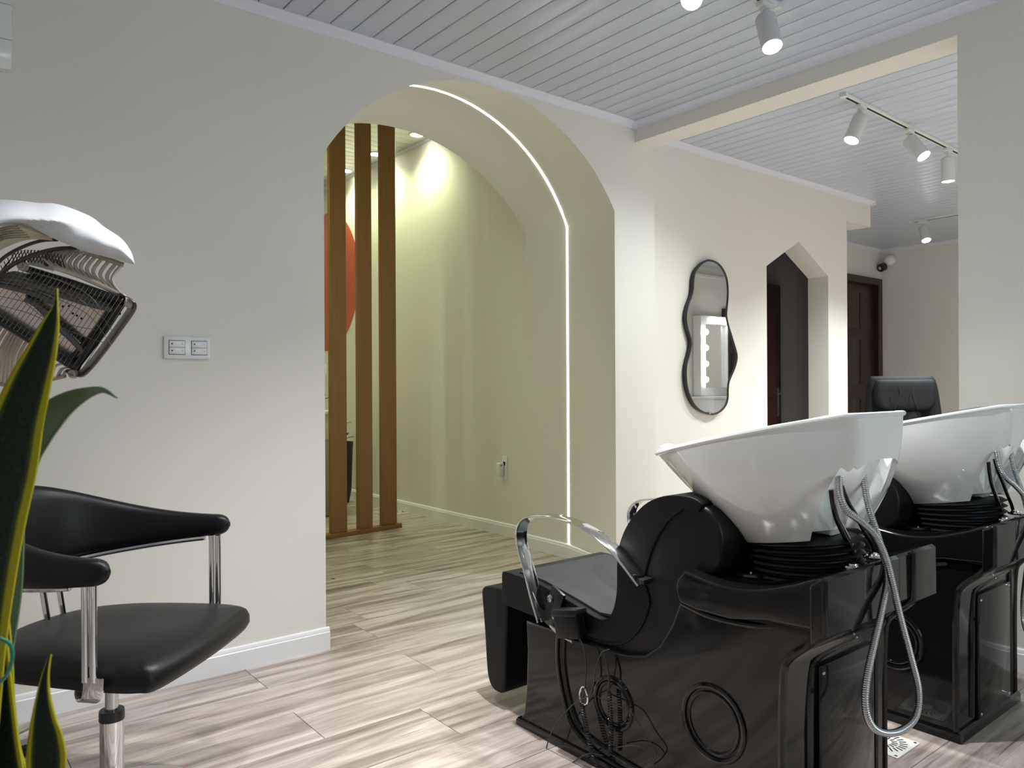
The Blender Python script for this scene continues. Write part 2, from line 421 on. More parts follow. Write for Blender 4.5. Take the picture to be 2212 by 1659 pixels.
# walls behind the camera
struct(MB().box((XW-0.03, 0.65, 1.36), (0.06, 4.8, 2.72)), 'wall_left', wall_m)
struct(MB().box((0.85, YS-0.03, 1.36), (5.2, 0.06, 2.72)), 'wall_front', wall_m)

# unseen window frame behind the camera, added to go with the fill light
wn = MB()
for x in (1.65, 2.2, 2.75): wn.box((x, YS+0.025, 1.45), (0.05, 0.05, 1.25))
for z in (0.85, 2.05): wn.box((2.2, YS+0.026, z), (1.15, 0.052, 0.05))
struct(wn, 'added_window', trim_m)

# ---- crown mouldings (hollow PVC profile) and skirtings
def crown(name, p0, p1, inward, z, m_=crown_m):
    p0, p1, n = Vector(p0), Vector(p1), Vector(inward)
    prof = [(0, -0.032), (0.006, -0.034), (0.010, -0.026), (0.014, -0.018), (0.026, -0.012), (0.036, -0.008), (0.040, -0.003), (0.040, 0.004), (0, 0.004)]
    mb = MB(); mb.loft([[p + n*a + Vector((0, 0, z+h)) for a, h in prof] for p in (p0, p1)])
    return struct(mb, name, m_, smooth=True)
crown('trim_1', (XW, YA), (XB, YA), (0, -1), HC) if False else None
def v2(p): return (p[0], p[1], 0)
def crown2(n, a, b, i, z): return crown(n, v2(a), v2(b), v2(i), z)
crown2('trim_1', (XW, YA), (XB, YA), (0, -1), HC)
crown2('trim_2', (XB, YA), (XB, YS), (-1, 0), HC)
crown2('trim_3', (XC, YB), (X4+0.03, YB), (0, -1), HC)
crown2('trim_4', (6.0, YE), (XE, YE), (0, -1), HC)
crown2('trim_5', (XE, YE), (XE, 0), (-1, 0), HC)
crown2('trim_6', (XR, YK), (XR, YT), (-1, 0), HR)
# crown corner piece above the arch wall corner
struct(MB().lathe([(0.0, -0.040), (0.020, -0.038), (0.032, -0.02), (0.046, -0.004), (0.046, 0.002)], (XB-0.006, YA-0.006, HC), n=8), 'trim_7', crown_m, smooth=True)
struct(MB().box((X4+0.018, YB-0.012, HC-0.014), (0.028, 0.055, 0.030), bev=0.006), 'trim_8', crown_m)
def skirt(name, p0, p1, inward, h=0.092, ends=0.0, m_=None):
    p0, p1, n = Vector(v2(p0)), Vector(v2(p1)), Vector(v2(inward))
    prof = [(0, 0), (0.015, 0), (0.015, h*0.78), (0.012, h*0.82), (0.012, h*0.86), (0.009, h*0.96), (0.004, h), (0, h)]
    mb = MB(); mb.loft([[p + n*a + Vector((0, 0, z)) for a, z in prof] for p in (p0, p1)])
    return struct(mb, name, m_ or trim_m)
skirt('baseboard_left', (XW, YA), (1.412, YA), (0, -1))
skirt('baseboard_right', (3.172, YA-0.0), (3.325, YL), (-0.96, 0.26))
skirt('baseboard_right', (3.325, YL), (3.335, YK), (-1, 0))
skirt('baseboard_right', (XR, YK), (XR, 4.64), (-1, 0))
skirt('baseboard_right', (XR, 4.64), (XR-0.012, 4.84), (-1, 0))
skirt('baseboard_right', (XR-0.012, 4.84), (XR-0.012, YT), (-1, 0))
skirt('baseboard_end', (XB, YP), (XB, YS), (-1, 0))
skirt('baseboard_back', (XC, YB), (X1, YB), (0, -1))
skirt('baseboard_middle', (X2, YB), (X3, YB), (0, -1))

# ================================================================ backwash unit
BC = 1.825
O1 = Vector((BC, 1.45, 0))
bu = thing('backwash_unit', 'nearer black shampoo chair with white ceramic bowl, chrome armrest and dangling control cables', 'shampoo chair', O1, 'backwash units side by side')
def B(mb, name, m_, parent=None, **k): return mb.build(name, m_, parent or bu, org=O1, **k)
XL, XRR = 1.575, 2.075
body = [(1.931, 0), (1.928, 0.02), (1.905, 0.05), (1.893, 0.14), (1.888, 0.26), (1.893, 0.35), (1.60, 0.352), (1.46, 0.355), (1.39, 0.375), (1.335, 0.42), (1.295, 0.485), (1.268, 0.55), (1.25, 0.565), (0.88, 0.57), (0.885, 0.555), (0.905, 0.535), (0.955, 0.487), (0.966, 0.455), (0.972, 0.30), (0.972, 0.0)]
sh = MB(); sh.prism(body, 'x', XL, XRR, bev=0.018, seg=3)
sh.prism([(1.938, 0), (1.938, 0.018), (1.93, 0.026), (0.966, 0.034), (0.958, 0.026), (0.958, 0)], 'x', XL-0.008, XRR+0.008, bev=0.006)
base = B(sh, 'base_shell', black_gloss)
# upper collar with dished top and rear block
col_ = MB()
cp = cr2([(1.256, 0.560), (1.262, 0.60), (1.236, 0.637)], 4) + cr2([(1.20, 0.630), (1.118, 0.622), (1.03, 0.632), (0.94, 0.660), (0.905, 0.676)], 4) + [(0.868, 0.689), (0.863, 0.683), (0.862, 0.575), (0.868, 0.57), (0.90, 0.572), (1.0, 0.566), (1.10, 0.545), (1.20, 0.545), (1.248, 0.552)]
col_.prism(cp, 'x', XL-0.022, XRR+0.027, bev=0.010, seg=3)
B(col_, 'collar', black_gloss)
col2 = MB()
col2.prism([(0.893, 0.672), (0.862, 0.692), (0.852, 0.686), (0.852, 0.565), (0.893, 0.535)], 'x', XL-0.026, XL+0.325, bev=0.010, seg=3)
col2.prism([(0.893, 0.672), (0.862, 0.692), (0.852, 0.686), (0.852, 0.565), (0.893, 0.535)], 'x', XL+0.40, XRR+0.031, bev=0.010, seg=3)
B(col2, 'rear_block', black_gloss)
# side embossings: two rings and a curved groove
for side, X in ((-1, XL), (1, XRR)):
    for (cy, cz, R) in ((1.164, 0.269, 0.090), (1.505, 0.207, 0.070)):
        e = MB()
        for rr, th in ((R, 0.0075), (R*0.82, 0.0045)):
            e.tube([(X, cy+rr*math.cos(a), cz+rr*math.sin(a)*1.0) for a in [2*PI*i/48 for i in range(48)]], th, 8, closed=True)
        B(e, 'embossed_ring', black_gloss, base)
    g = MB()
    for dx in (0.0, 0.028):
        g.tube(cr([(X, 1.736-dx, 0.347), (X, 1.738-dx, 0.261), (X, 1.716-dx, 0.168), (X, 1.676-dx, 0.09+dx*0.3), (X, 1.60, 0.052+dx), (X, 1.50, 0.036+dx), (X, 1.36, 0.03+dx*0.9)], 6), 0.0075, 8)
    B(g, 'embossed_groove', black_gloss, base)
# small ridge under the collar and vertical rear corner ribs
for X in (XL+0.004, XRR-0.004):
    g = MB(); g.tube(cr([(X, 0.885, 0.56), (X, 0.91, 0.53), (X, 0.958, 0.485), (X, 0.972, 0.44), (X, 0.976, 0.3), (X, 0.976, 0.03)], 5), 0.010, 8); B(g, 'corner_ridge', black_gloss, base)
g = MB(); g.tube(cr([(XL-0.004, 1.256, 0.547), (XL-0.012, 1.16, 0.536), (XL-0.006, 1.05, 0.54), (XL+0.006, 1.0, 0.548)], 6), 0.007, 8)
B(g, 'moulded_ridge', black_gloss, base)
# rear access panel
pn = MB()
pn.tube(cr([(1.685, 0.972, 0.05), (1.685, 0.97, 0.24), (1.69, 0.97, 0.42), (1.72, 0.97, 0.452), (1.85, 0.97, 0.465), (1.98, 0.97, 0.47), (2.005, 0.97, 0.45), (2.01, 0.972, 0.24), (2.01, 0.972, 0.05)], 6), 0.010, 8)
pn.box((1.85, 0.966, 0.235), (0.272, 0.016, 0.400), bev=0.006)
pan = B(pn, 'access_panel', black_gloss)
for x, z in ((1.728, 0.416), (1.968, 0.424), (1.728, 0.05), (1.968, 0.055)):
    B(MB().lathe([(0.0, 0.003), (0.0035, 0.0025), (0.005, 0.0)], (x, 0.9575, z), (0, -1, 0), 12), 'screw', chrome, pan)
# seat: shell, cushion, piping
cush = [(2.040, 0.466), (2.028, 0.480), (1.95, 0.480), (1.849, 0.474), (1.696, 0.448), (1.60, 0.428), (1.555, 0.430), (1.525, 0.460), (1.508, 0.52), (1.506, 0.60), (1.495, 0.66), (1.462, 0.722), (1.406, 0.779), (1.347, 0.809), (1.290, 0.820), (1.238, 0.819), (1.209, 0.806), (1.222, 0.785)]
back = [(1.269, 0.785), (1.324, 0.742), (1.376, 0.661), (1.402, 0.574), (1.385, 0.52), (1.413, 0.445), (1.464, 0.388), (1.518, 0.362), (1.594, 0.352), (1.671, 0.356), (1.798, 0.362), (2.020, 0.368), (2.040, 0.38)]
cush = cr2(cush, 4); back = cr2(back, 4)
cu = MB(); cu.prism(cush+back, 'x', 1.592, 2.058, bev=0.016, seg=4)
seat = B(cu, 'seat_cushion', black_vinyl)
shell = MB(); shell.prism(cr2([(1.225, 0.803), (1.185, 0.790), (1.158, 0.745), (1.155, 0.69), (1.17, 0.64), (1.225, 0.61), (1.262, 0.56), (1.288, 0.48), (1.332, 0.405), (1.397, 0.350), (1.492, 0.332), (1.594, 0.330)], 4)+cr2([(1.60, 0.372), (1.53, 0.385), (1.48, 0.408), (1.43, 0.46), (1.40, 0.52), (1.412, 0.574), (1.39, 0.67), (1.33, 0.765), (1.26, 0.803)], 4), 'x', 1.597, 2.053, bev=0.012, seg=3)
B(shell, 'seat_shell', black_vinyl2)
ins = MB(); ins.prism([(1.975, 0.480), (1.849, 0.476), (1.696, 0.450), (1.60, 0.430), (1.555, 0.434), (1.537, 0.45), (1.56, 0.424), (1.60, 0.42), (1.70, 0.44), (1.85, 0.466), (1.975, 0.470)], 'x', 1.618, 2.032, bev=0.003)
ins.bm.verts.ensure_lookup_table()
for v in ins.bm.verts: v.co.z += 0.006
B(ins, 'seat_top', grey_suede, seat)
pp = MB()
pip = cr([(1.594, 1.255, 0.803), (1.594, 1.324, 0.752), (1.594, 1.384, 0.666), (1.594, 1.41, 0.58)], 6)
pp.tube(pip, 0.0022, 6)
pp.tube(cr([(1.592, 1.385, 0.515), (1.592, 1.424, 0.448), (1.592, 1.474, 0.396), (1.592, 1.528, 0.372), (1.592, 1.60, 0.363), (1.592, 1.70, 0.366), (1.592, 1.80, 0.372)], 6), 0.0022, 6)
B(pp, 'piping', black_vinyl2, seat)
st = MB(); st.box((1.83, 1.388, 0.576), (0.47, 0.035, 0.010), bev=0.003); B(st, 'back_seam', black_vinyl2, seat)
# footrest
fr = MB(); fr.prism(cr2([(2.166, 0.385), (2.162, 0.34), (2.150, 0.24), (2.140, 0.13), (2.130, 0.085), (2.110, 0.060), (2.085, 0.053), (2.055, 0.056), (2.038, 0.075), (2.033, 0.13), (2.028, 0.24), (2.020, 0.38), (2.025, 0.403), (2.045, 0.414), (2.09, 0.412), (2.145, 0.404)], 3, True), 'x', 1.60, 2.05, bev=0.016, seg=4)
B(fr, 'footrest', black_vinyl)
B(MB().box((1.83, 2.0, 0.37), (0.30, 0.10, 0.03), bev=0.004).box((1.68, 1.93, 0.36), (0.03, 0.14, 0.012)), 'footrest_bracket', plastic_k)
# armrests
armp = cr([(0, 1.793, 0.372), (0, 1.829, 0.445), (0, 1.862, 0.526), (0, 1.893, 0.594), (0, 1.898, 0.645), (0, 1.868, 0.683), (0, 1.806, 0.702), (0, 1.708, 0.708), (0, 1.588, 0.692), (0, 1.495, 0.655), (0, 1.434, 0.613), (0, 1.382, 0.570)], 6)
for X in (1.563, 2.088):
    a = MB(); a.strip([p+Vector((X, 0, 0)) for p in armp], (1, 0, 0), 0.048, 0.007); arm = B(a, 'armrest', chrome)
    sgn = 1 if X < BC else -1
    B(MB().box((X+sgn*0.020, 1.765, 0.418), (0.012, 0.06, 0.13), rot=Matrix.Rotation(0.38, 3, 'X'), bev=0.004), 'arm_plate', plastic_k, arm)
    for (y, z) in ((1.772, 0.447), (1.752, 0.398)):
        B(MB().lathe([(0, 0.004), (0.005, 0.004), (0.006, 0.006), (0.0105, 0.005), (0.012, 0)], (X+sgn*(0.012), y, z), (-sgn, 0, 0), 14), 'bolt', chrome_d, arm)
    B(MB().box((X+sgn*0.02, 1.39, 0.578), (0.05, 0.03, 0.014), bev=0.003), 'arm_tip', plastic_k, arm)
# remote pouch and rail
po = MB(); po.box((1.562, 1.672, 0.395), (0.040, 0.105, 0.085), rot=Matrix.Rotation(-0.22, 3, 'X'), bev=0.010, seg=3)
pch = B(po, 'remote_pouch', black_vinyl2)
B(MB().box((1.556, 1.668, 0.432), (0.050, 0.112, 0.022), rot=Matrix.Rotation(-0.22, 3, 'X'), bev=0.006), 'flap', black_vinyl2, pch)
rl = MB(); rl.tube(cr([(1.575, 1.77, 0.362), (1.565, 1.72, 0.352), (1.565, 1.66, 0.345)], 5), 0.006, 8)
B(rl, 'side_rail', chrome_d)
# tray disc
B(MB().lathe([(0.0, 0.002), (0.026, 0.002), (0.030, 0.008), (0.046, 0.011), (0.052, 0.006), (0.050, 0.0)], (1.70, 1.137, 0.622), None, 32), 'tray_disc', mat('dark satin metal', (0.09, 0.095, 0.09), 0.25, 1.0), None)
B(MB().lathe([(0.0, 0.006), (0.006, 0.006), (0.008, 0.001)], (1.70, 1.137, 0.625), None, 12), 'disc_screw', chrome_d)
# bellows
pr = [(0.10, 0.618)]
for i in range(6):
    z = 0.622+i*0.0165; pr += [(0.131+0.004*(5-i)/5, z), (0.146+0.003*(5-i)/5, z+0.006), (0.131+0.004*(5-i)/5, z+0.014)]
pr += [(0.10, 0.722)]
be = MB(); be.lathe(pr, (0, 0, 0), None, 40)
for v in be.bm.verts: v.co.z += -(v.co.y)*0.12*max(0, (v.co.z-0.60)/0.12); v.co.x += BC; v.co.y += 1.065
B(be, 'bellows', rubber, ang=20)

# ceramic bowl: sloping rim, pinched tail, two hose arches at the rear
half = [(0.0, 0.852), (0.06, 0.852), (0.105, 0.858), (0.124, 0.874), (0.140, 0.900), (0.172, 0.945), (0.205, 1.00), (0.230, 1.07), (0.240, 1.15), (0.232, 1.23), (0.208, 1.31), (0.172, 1.385), (0.140, 1.432), (0.118, 1.446), (0.098, 1.430), (0.070, 1.392), (0.0, 1.372)]
hs = cr2(half, 12)
loop = [(-x, y) for x, y in hs] + [(x, y) for x, y in hs[::-1][1:-1]]
def rimz(x, y):
    z = 0.912 + (1.446-y)*0.2235
    if y < 0.90: z = min(z, 1.036 + (0.90-y)*0.06)
    return z
def bowl_pt(j, v):
    x, y = loop[j]; zr = rimz(x, y)
    if abs(x) < 0.105 and y > 1.36: zr -= 0.035*(1-abs(x)/0.105)
    ang = math.atan2(x, y-1.09)
    bx, by = 0.138*math.sin(ang), 1.075+0.150*math.cos(ang)
    bz = 0.716 + (1.075-by)*0.17
    rear = max(0.0, min(1.0, (0.97-y)/0.09)); fr_ = max(0.0, min(1, (y-1.2)/0.2))
    e = 1.9*(1-fr_)+1.02*fr_; e = e*(1-rear)+2.3*rear
    h = v**e
    if v > 0.86: h = min(1.0, h)
    bul = 0.018*math.sin(PI*min(1, v*1.15))*(1-rear) if v < 0.87 else 0
    px = x+(bx-x)*h; py = y+(by-y)*h
    l = math.hypot(px, py-1.09) or 1
    return Vector((BC+px+px/l*bul*0.5, py+(py-1.09)/l*bul*0.3, zr+(bz-zr)*v))
NL = len(loop)
def vend(j):                      # how far down the skin goes (arches for the hoses)
    x, y = loop[j]
    if y > 0.950 or x > 0.118: return 1.0
    if y > 0.888:
        t = (0.950-y)/0.062; return 1.0-0.62*(t**0.70)
    if abs(x) > 0.11: return 0.38+0.0*(0.925-y)+0.06*max(0, 1-abs(abs(x)-0.124)/0.012)
    return 0.36 + 0.07*(abs(x)/0.11)**4 + 0.0
bw = MB(); rows = []
VE = [vend(j) for j in range(NL)]
for _ in range(2): VE = [VE[j] if VE[j] == 1.0 else (VE[j-1]+2*VE[j]+VE[(j+1) % NL])/4 for j in range(NL)]
for k in range(25):
    rows.append([bowl_pt(j, k/24*VE[j]) for j in range(NL)])
bw.loft(rows, caps=False)
bmesh.ops.recalc_face_normals(bw.bm, faces=bw.bm.faces)
bmesh.ops.solidify(bw.bm, geom=bw.bm.faces[:], thickness=0.011)
bowl = B(bw, 'bowl', ceramic, ang=60)
# rounded rim bead
rb = MB(); rb.tube([rows[0][j]+Vector((0, 0, 0.0)) for j in range(NL)], 0.0068, 8, closed=True); B(rb, 'rim', ceramic, bowl)
# inner basin seen through the arches
inn = MB(); rows2 = []
for k in range(9):
    v = 0.12+0.86*k/8; r_ = []
    for j in range(NL):
        x, y = loop[j]
        yy = max(y, 0.955-0.02*math.cos(x*12)); p = bowl_pt(j, v); q = Vector((BC, 1.10, p.z))
        h = v**1.2; ang = math.atan2(x, yy-1.09)
        bx, by = 0.120*math.sin(ang), 1.085+0.12*math.cos(ang)
        r_.append(Vector((BC+(x*0.90)*(1-h)+bx*h, (1.11+(yy-1.11)*0.92)*(1-h)+by*h, p.z+0.004)))
    rows2.append(r_)
inn.loft(rows2, caps=True); B(inn, 'basin_body', ceramic, bowl, ang=60)
sp_ = MB()
sp_.prism([(0.872, 0.94), (0.90, 0.87), (0.95, 0.80), (0.975, 0.735), (1.02, 0.735), (1.02, 0.96), (0.90, 0.975)], 'x', BC-0.035, BC+0.035, bev=0.012, seg=3)
B(sp_, 'spine', ceramic, bowl)
B(MB().box((BC, 0.915, 0.985), (0.17, 0.08, 0.02), bev=0.006), 'deck', ceramic, bowl)
nr = MB(); nr.tube(cr([(BC-0.135, 1.425, 0.925), (BC-0.10, 1.42, 0.930), (BC-0.06, 1.39, 0.912), (BC, 1.372, 0.900), (BC+0.06, 1.39, 0.912), (BC+0.10, 1.42, 0.930), (BC+0.135, 1.425, 0.925)], 5), 0.011, 10)
B(nr, 'neck_rest', mat('soft white gel', (0.72, 0.72, 0.66), 0.4, var=0.04), None)
# mixer lever
lv = MB(); lv.lathe([(0.022, 0.0), (0.024, 0.03), (0.020, 0.045), (0.0, 0.048)], (BC+0.01, 0.935, 0.985), None, 20)
lv.strip(cr([(BC+0.012, 0.93, 1.030), (BC+0.020, 0.98, 1.030), (BC+0.030, 1.03, 1.022), (BC+0.040, 1.08, 1.012), (BC+0.046, 1.125, 0.998)], 5), (1, 0.0, 0), 0.030, 0.007)
B(lv, 'mixer_lever', chrome)
# hoses
def onplane(pts, y0, y1=None):
    out = []; n = len(pts)
    for i, (px, py) in enumerate(pts):
        yy = y0 if y1 is None else y0+(y1-y0)*math.sin(PI*i/(n-1))
        out.append(at(px, py, y=yy))
    return out
def hose(px, y0, y1, r, m_, name, ribs=False):
    p = cr(onplane(px, y0, y1), 12)
    if ribs:
        L = sum((p[i+1]-p[i]).length for i in range(len(p)-1)); nn = int(L/0.0016); q = []
        acc = [0]
        for i in range(len(p)-1): acc.append(acc[-1]+(p[i+1]-p[i]).length)
        j = 0
        for i in range(nn):
            s_ = L*i/(nn-1)
            while j < len(acc)-2 and acc[j+1] < s_: j += 1
            t = (s_-acc[j])/max(1e-9, acc[j+1]-acc[j]); q.append(p[j].lerp(p[j+1], min(1, t)))
        mb = MB(); mb.tube(q, r, 8, rad=lambda u: r*(1.0 if int(round(u*(nn-1))) % 3 else 0.74))
    else: mb = MB(); mb.tube(p, r, 8)
    return B(mb, name, m_, ang=75)
hose([(1812, 1030), (1815, 1070), (1830, 1103), (1862, 1128), (1893, 1160), (1915, 1210), (1928, 1260), (1944, 1330), (1965, 1410), (1984, 1490), (1979, 1545), (1950, 1576), (1915, 1584), (1885, 1570), (1870, 1530), (1872, 1470), (1888, 1390), (1906, 1310), (1916, 1245), (1900, 1170), (1884, 1120), (1872, 1075), (1864, 1022)], 0.90, 0.80, 0.0085, chrome_d, 'shower_hose', True)
hose([(1795, 1058), (1798, 1085), (1806, 1120), (1824, 1158), (1838, 1185), (1846, 1217)], 0.93, None, 0.0055, black_gloss, 'supply_hose')
hose([(1800, 1055), (1806, 1090), (1814, 1122), (1830, 1155), (1843, 1182), (1851, 1215)], 0.935, None, 0.004, chrome_d, 'supply_hose')
hose([(1818, 1050), (1832, 1085), (1850, 1115), (1868, 1150), (1882, 1175), (1891, 1200)], 0.93, None, 0.0055, black_gloss, 'supply_hose')
for px, py, r in ((1842, 1222, 0.020), (1886, 1200, 0.020)):
    p = at(px, py, y=0.90)
    B(MB().lathe([(0.0, 0.006), (r*0.55, 0.006), (r*0.6, 0.003), (r*1.1, 0.002), (r*1.2, -0.002), (r*1.1, -0.006)], p, None, 24), 'hose_collar', chrome)
# control cables on the near side
cab = MB()
def sidepts(L, x): return cr([at(px, py, x=x) for px, py in L], 8)
cab.tube(sidepts([(1252, 1380), (1262, 1405), (1266, 1440), (1264, 1480), (1259, 1512)], 1.545), 0.0022, 6)
cab.tube(sidepts([(1318, 1402), (1300, 1410), (1288, 1440), (1282, 1480), (1275, 1500), (1262, 1508), (1240, 1520), (1212, 1550), (1188, 1590), (1176, 1640), (1178, 1662)], 1.535), 0.0018, 6)
cab.tube(sidepts([(1306, 1412), (1312, 1440), (1316, 1470), (1314, 1492)], 1.552), 0.003, 6)
cab.tube(sidepts([(1290, 1505), (1335, 1525), (1368, 1545), (1395, 1590), (1418, 1625), (1408, 1648), (1390, 1662)], 1.553), 0.0016, 6)
cab.tube(sidepts([(1330, 1615), (1370, 1610), (1400, 1622), (1414, 1640)], 1.553), 0.0016, 6)
cab.tube(sidepts([(1302, 1632), (1270, 1628), (1240, 1645), (1215, 1662)], 1.54), 0.0018, 6)
B(cab, 'control_cable', plastic_k)
co = MB()
def coil(L, x, R, turns):
    p = cr([at(px, py, x=x) for px, py in L], 10); n = turns*10; q = []
    for i in range(n+1):
        u = i/n*(len(p)-1); j = min(int(u), len(p)-2); c = p[j].lerp(p[j+1], u-j); a = 2*PI*i/10
        q.append(c+Vector((R*math.cos(a), R*math.sin(a), 0)))
    return q
co.tube(coil([(1256, 1518), (1264, 1560), (1276, 1610), (1294, 1662)], 1.545, 0.0065, 26), 0.0019, 5)
co.tube(coil([(1316, 1495), (1319, 1540), (1320, 1585), (1319, 1628)], 1.556, 0.0055, 26), 0.0019, 5)
B(co, 'coiled_cable', plastic_k)
rg = MB(); c = at(1261, 1503, x=1.548)
rg.tube([c+Vector((0.002*math.sin(a*2), 0.016*math.cos(a), 0.026*math.sin(a))) for a in [2*PI*i/28 for i in range(28)]], 0.003, 8, closed=True)
B(rg, 'cable_ring', chrome)
# brush pile mat on the collar
# ---- second unit
b2 = copy_tree(bu); b2.location = O1+Vector((0.965, 0.0, 0))
tag(b2, 'farther black shampoo chair by the pillar, its white bowl cut off at the right edge', 'shampoo chair', 'backwash units side by side')

# ================================================================ styling chair
OC = Vector((.432, 2.229, 0)); Fv = Vector((.68, -.733, 0)); Lv = Vector((.733, .68, 0))
def W(a, b, z): return OC + Fv*a + Lv*b + Vector((0, 0, z))
ch = thing('salon_chair', 'black vinyl salon chair with curved back and chrome posts near the switch wall', 'chair', OC)
def Cb(mb, name, m_, parent=None, **k): return mb.build(name, m_, parent or ch, org=OC, **k)
so = cr2([(0.282, -0.215), (0.288, 0.0), (0.268, 0.222), (0.235, 0.262), (0.16, 0.272), (0.0, 0.262), (-0.12, 0.235), (-0.22, 0.165), (-0.268, 0.0), (-0.22, -0.165), (-0.12, -0.225), (0.02, -0.245), (0.17, -0.255), (0.245, -0.248)], 6, True)
se = MB(); rows = []
for s_, z in ((0.80, 0.412), (0.92, 0.410), (0.975, 0.414), (1.0, 0.428), (0.998, 0.448), (0.975, 0.464), (0.93, 0.474), (0.85, 0.479), (0.6, 0.482), (0.3, 0.480), (0.05, 0.478)):
    rows.append([W(a*s_, b*s_, z + (0.016*max(0, (a-0.15))/0.13*0 )) for a, b in so])
se.loft(rows); Cb(se, 'seat', black_vinyl2, ang=60)
# wrap-round back
bk = MB(); rows = []
N_ = 72
for i in range(N_+1):
    u = -math.cos(PI*i/N_); th = (u+1)/2*PI
    a = .175-.43*math.sin(th)**.9; b = -.290*math.cos(th); a += 0.032*max(0, math.cos(th))**5
    s_ = math.sin(th)
    zt = .730+.118*s_**2.2; zb = .672-.050*s_
    ed = min(1.0, (1-abs(u))/0.045); ed = math.sqrt(max(0, 1-(1-ed)**3))
    zc = (zt+zb)/2; hh = (zt-zb)/2*max(0.25, ed)
    # outward normal in plan
    th2 = min(PI-1e-3, max(1e-3, th)); da = -.43*.9*max(0.02, math.sin(th2))**-.1*math.cos(th2); db = .290*math.sin(th2)
    t = Vector((da, db)).normalized(); nx, ny = t[1], -t[0]
    wd = 0.021+0.004*s_
    wd *= max(0.3, ed)
    r_ = []
    for k in range(14):
        q = 2*PI*k/14; cx_ = math.copysign(abs(math.cos(q))**0.75, math.cos(q)); cz_ = math.copysign(abs(math.sin(q))**0.6, math.sin(q))
        r_.append(W(a+nx*wd*cx_ - 0.05*s_*(cz_*0.5+0.5)*0.6, b+ny*wd*cx_, zc+hh*cz_))
    rows.append(r_)
bk.loft(rows); bkr = Cb(bk, 'backrest', black_vinyl2, ang=60)
# chrome rail under the back
rail = MB(); pts = []
for i in range(41):
    th = PI*(0.04+0.92*i/40); s_ = math.sin(th); pts.append(W(.165-.41*s_**.9, -.282*math.cos(th), .667-.050*s_))
rail.tube(pts, 0.008, 8); Cb(rail, 'back_rail', chrome)
for sg in (-1, 1):
    p = MB(); b = 0.268*sg
    for da in (-0.004, 0.016):
        p.tube([W(.135+da, b, .672), W(.135+da, b, .60), W(.135+da, b, .50), W(.135+da, b, .445)], 0.0085, 10)
    Cb(p, 'arm_post', chrome)
    q = MB(); q.strip(cr([W(.152, b, .455), W(.150, b, .425), W(.135, b*0.965, .400), W(.10, b*0.86, .388), (W(.06, b*0.66, .392)), W(.02, b*0.3, .398)], 6), Fv, 0.050, 0.008)
    Cb(q, 'seat_bracket', chrome)
rp = MB()
for bb in (-0.03, 0.03): rp.tube([W(-.235, bb+0.06, .61), W(-.20, bb+0.06, .41)], 0.008, 8)
Cb(rp, 'rear_post', chrome)
Cb(MB().box(W(0, 0, .403), (0.16, 0.16, 0.02), bev=0.004), 'seat_plate', plastic_k)
Cb(MB().lathe([(0.0165, .405), (0.0165, .21)], (OC.x, OC.y, 0), None, 20), 'column', chrome_d)
Cb(MB().lathe([(0.018, 0.262), (0.030, 0.262), (0.031, 0.256), (0.031, 0.236), (0.018, 0.236)], (OC.x, OC.y, 0), None, 28), 'cap_ring', plastic_k)
Cb(MB().lathe([(0.0290, 0.236), (0.0290, 0.05)], (OC.x, OC.y, 0), None, 28), 'pump_sleeve', chrome)
Cb(MB().lathe([(0.0, 0.055), (0.05, 0.055), (0.10, 0.045), (0.17, 0.022), (0.195, 0.010), (0.195, 0.0)], (OC.x+0.03, OC.y-0.005, 0), None, 48), 'floor_base', grey_pl)

# ================================================================ wavy wall mirror
mo = [(325, 100), (390, 125), (440, 180), (475, 260), (488, 350), (488, 450), (478, 560), (475, 620), (490, 700), (520, 800), (550, 900), (572, 980), (572, 1040), (550, 1120), (515, 1200), (497, 1250), (490, 1320), (488, 1400), (470, 1460), (430, 1510), (370, 1545), (310, 1545), (240, 1520), (180, 1470), (135, 1390), (105, 1290), (95, 1180), (100, 1080), (125, 980), (142, 900), (138, 840), (115, 760), (98, 680), (98, 600), (115, 520), (145, 440), (160, 370), (165, 280), (185, 200), (230, 140), (280, 105)]
mw = [at(1460+a/4.366, 540+b/4.366, y=YB-0.03) for a, b in mo]
ml = cr(mw, 4, True)
cM = sum((Vector(p) for p in ml), Vector())/len(ml); cM.y = YB
wm = thing('wall_mirror', 'tall wavy mirror in a thin black frame beside the pointed opening', 'mirror', cM)
fm = MB(); fm.tube(ml, 0.007, 8, closed=True)
r0 = [Vector((p.x, YB-0.003, p.z)) for p in ml]; r1 = [Vector((p.x, YB-0.034, p.z)) for p in ml]
fm.loft([r0, r1], caps=False); fm.build('frame', plastic_k, wm, org=cM)
gl = MB(); gl.bm.faces.new([gl.bm.verts.new((p.x, YB-0.030, p.z)) for p in ml]); gl.build('glass', mirror_m, wm, org=cM, smooth=False)
q = at(1534, 892, y=YB-0.04)
MB().box(q, (0.02, 0.008, 0.016), bev=0.002).build('clip', chrome_d, wm, org=cM)

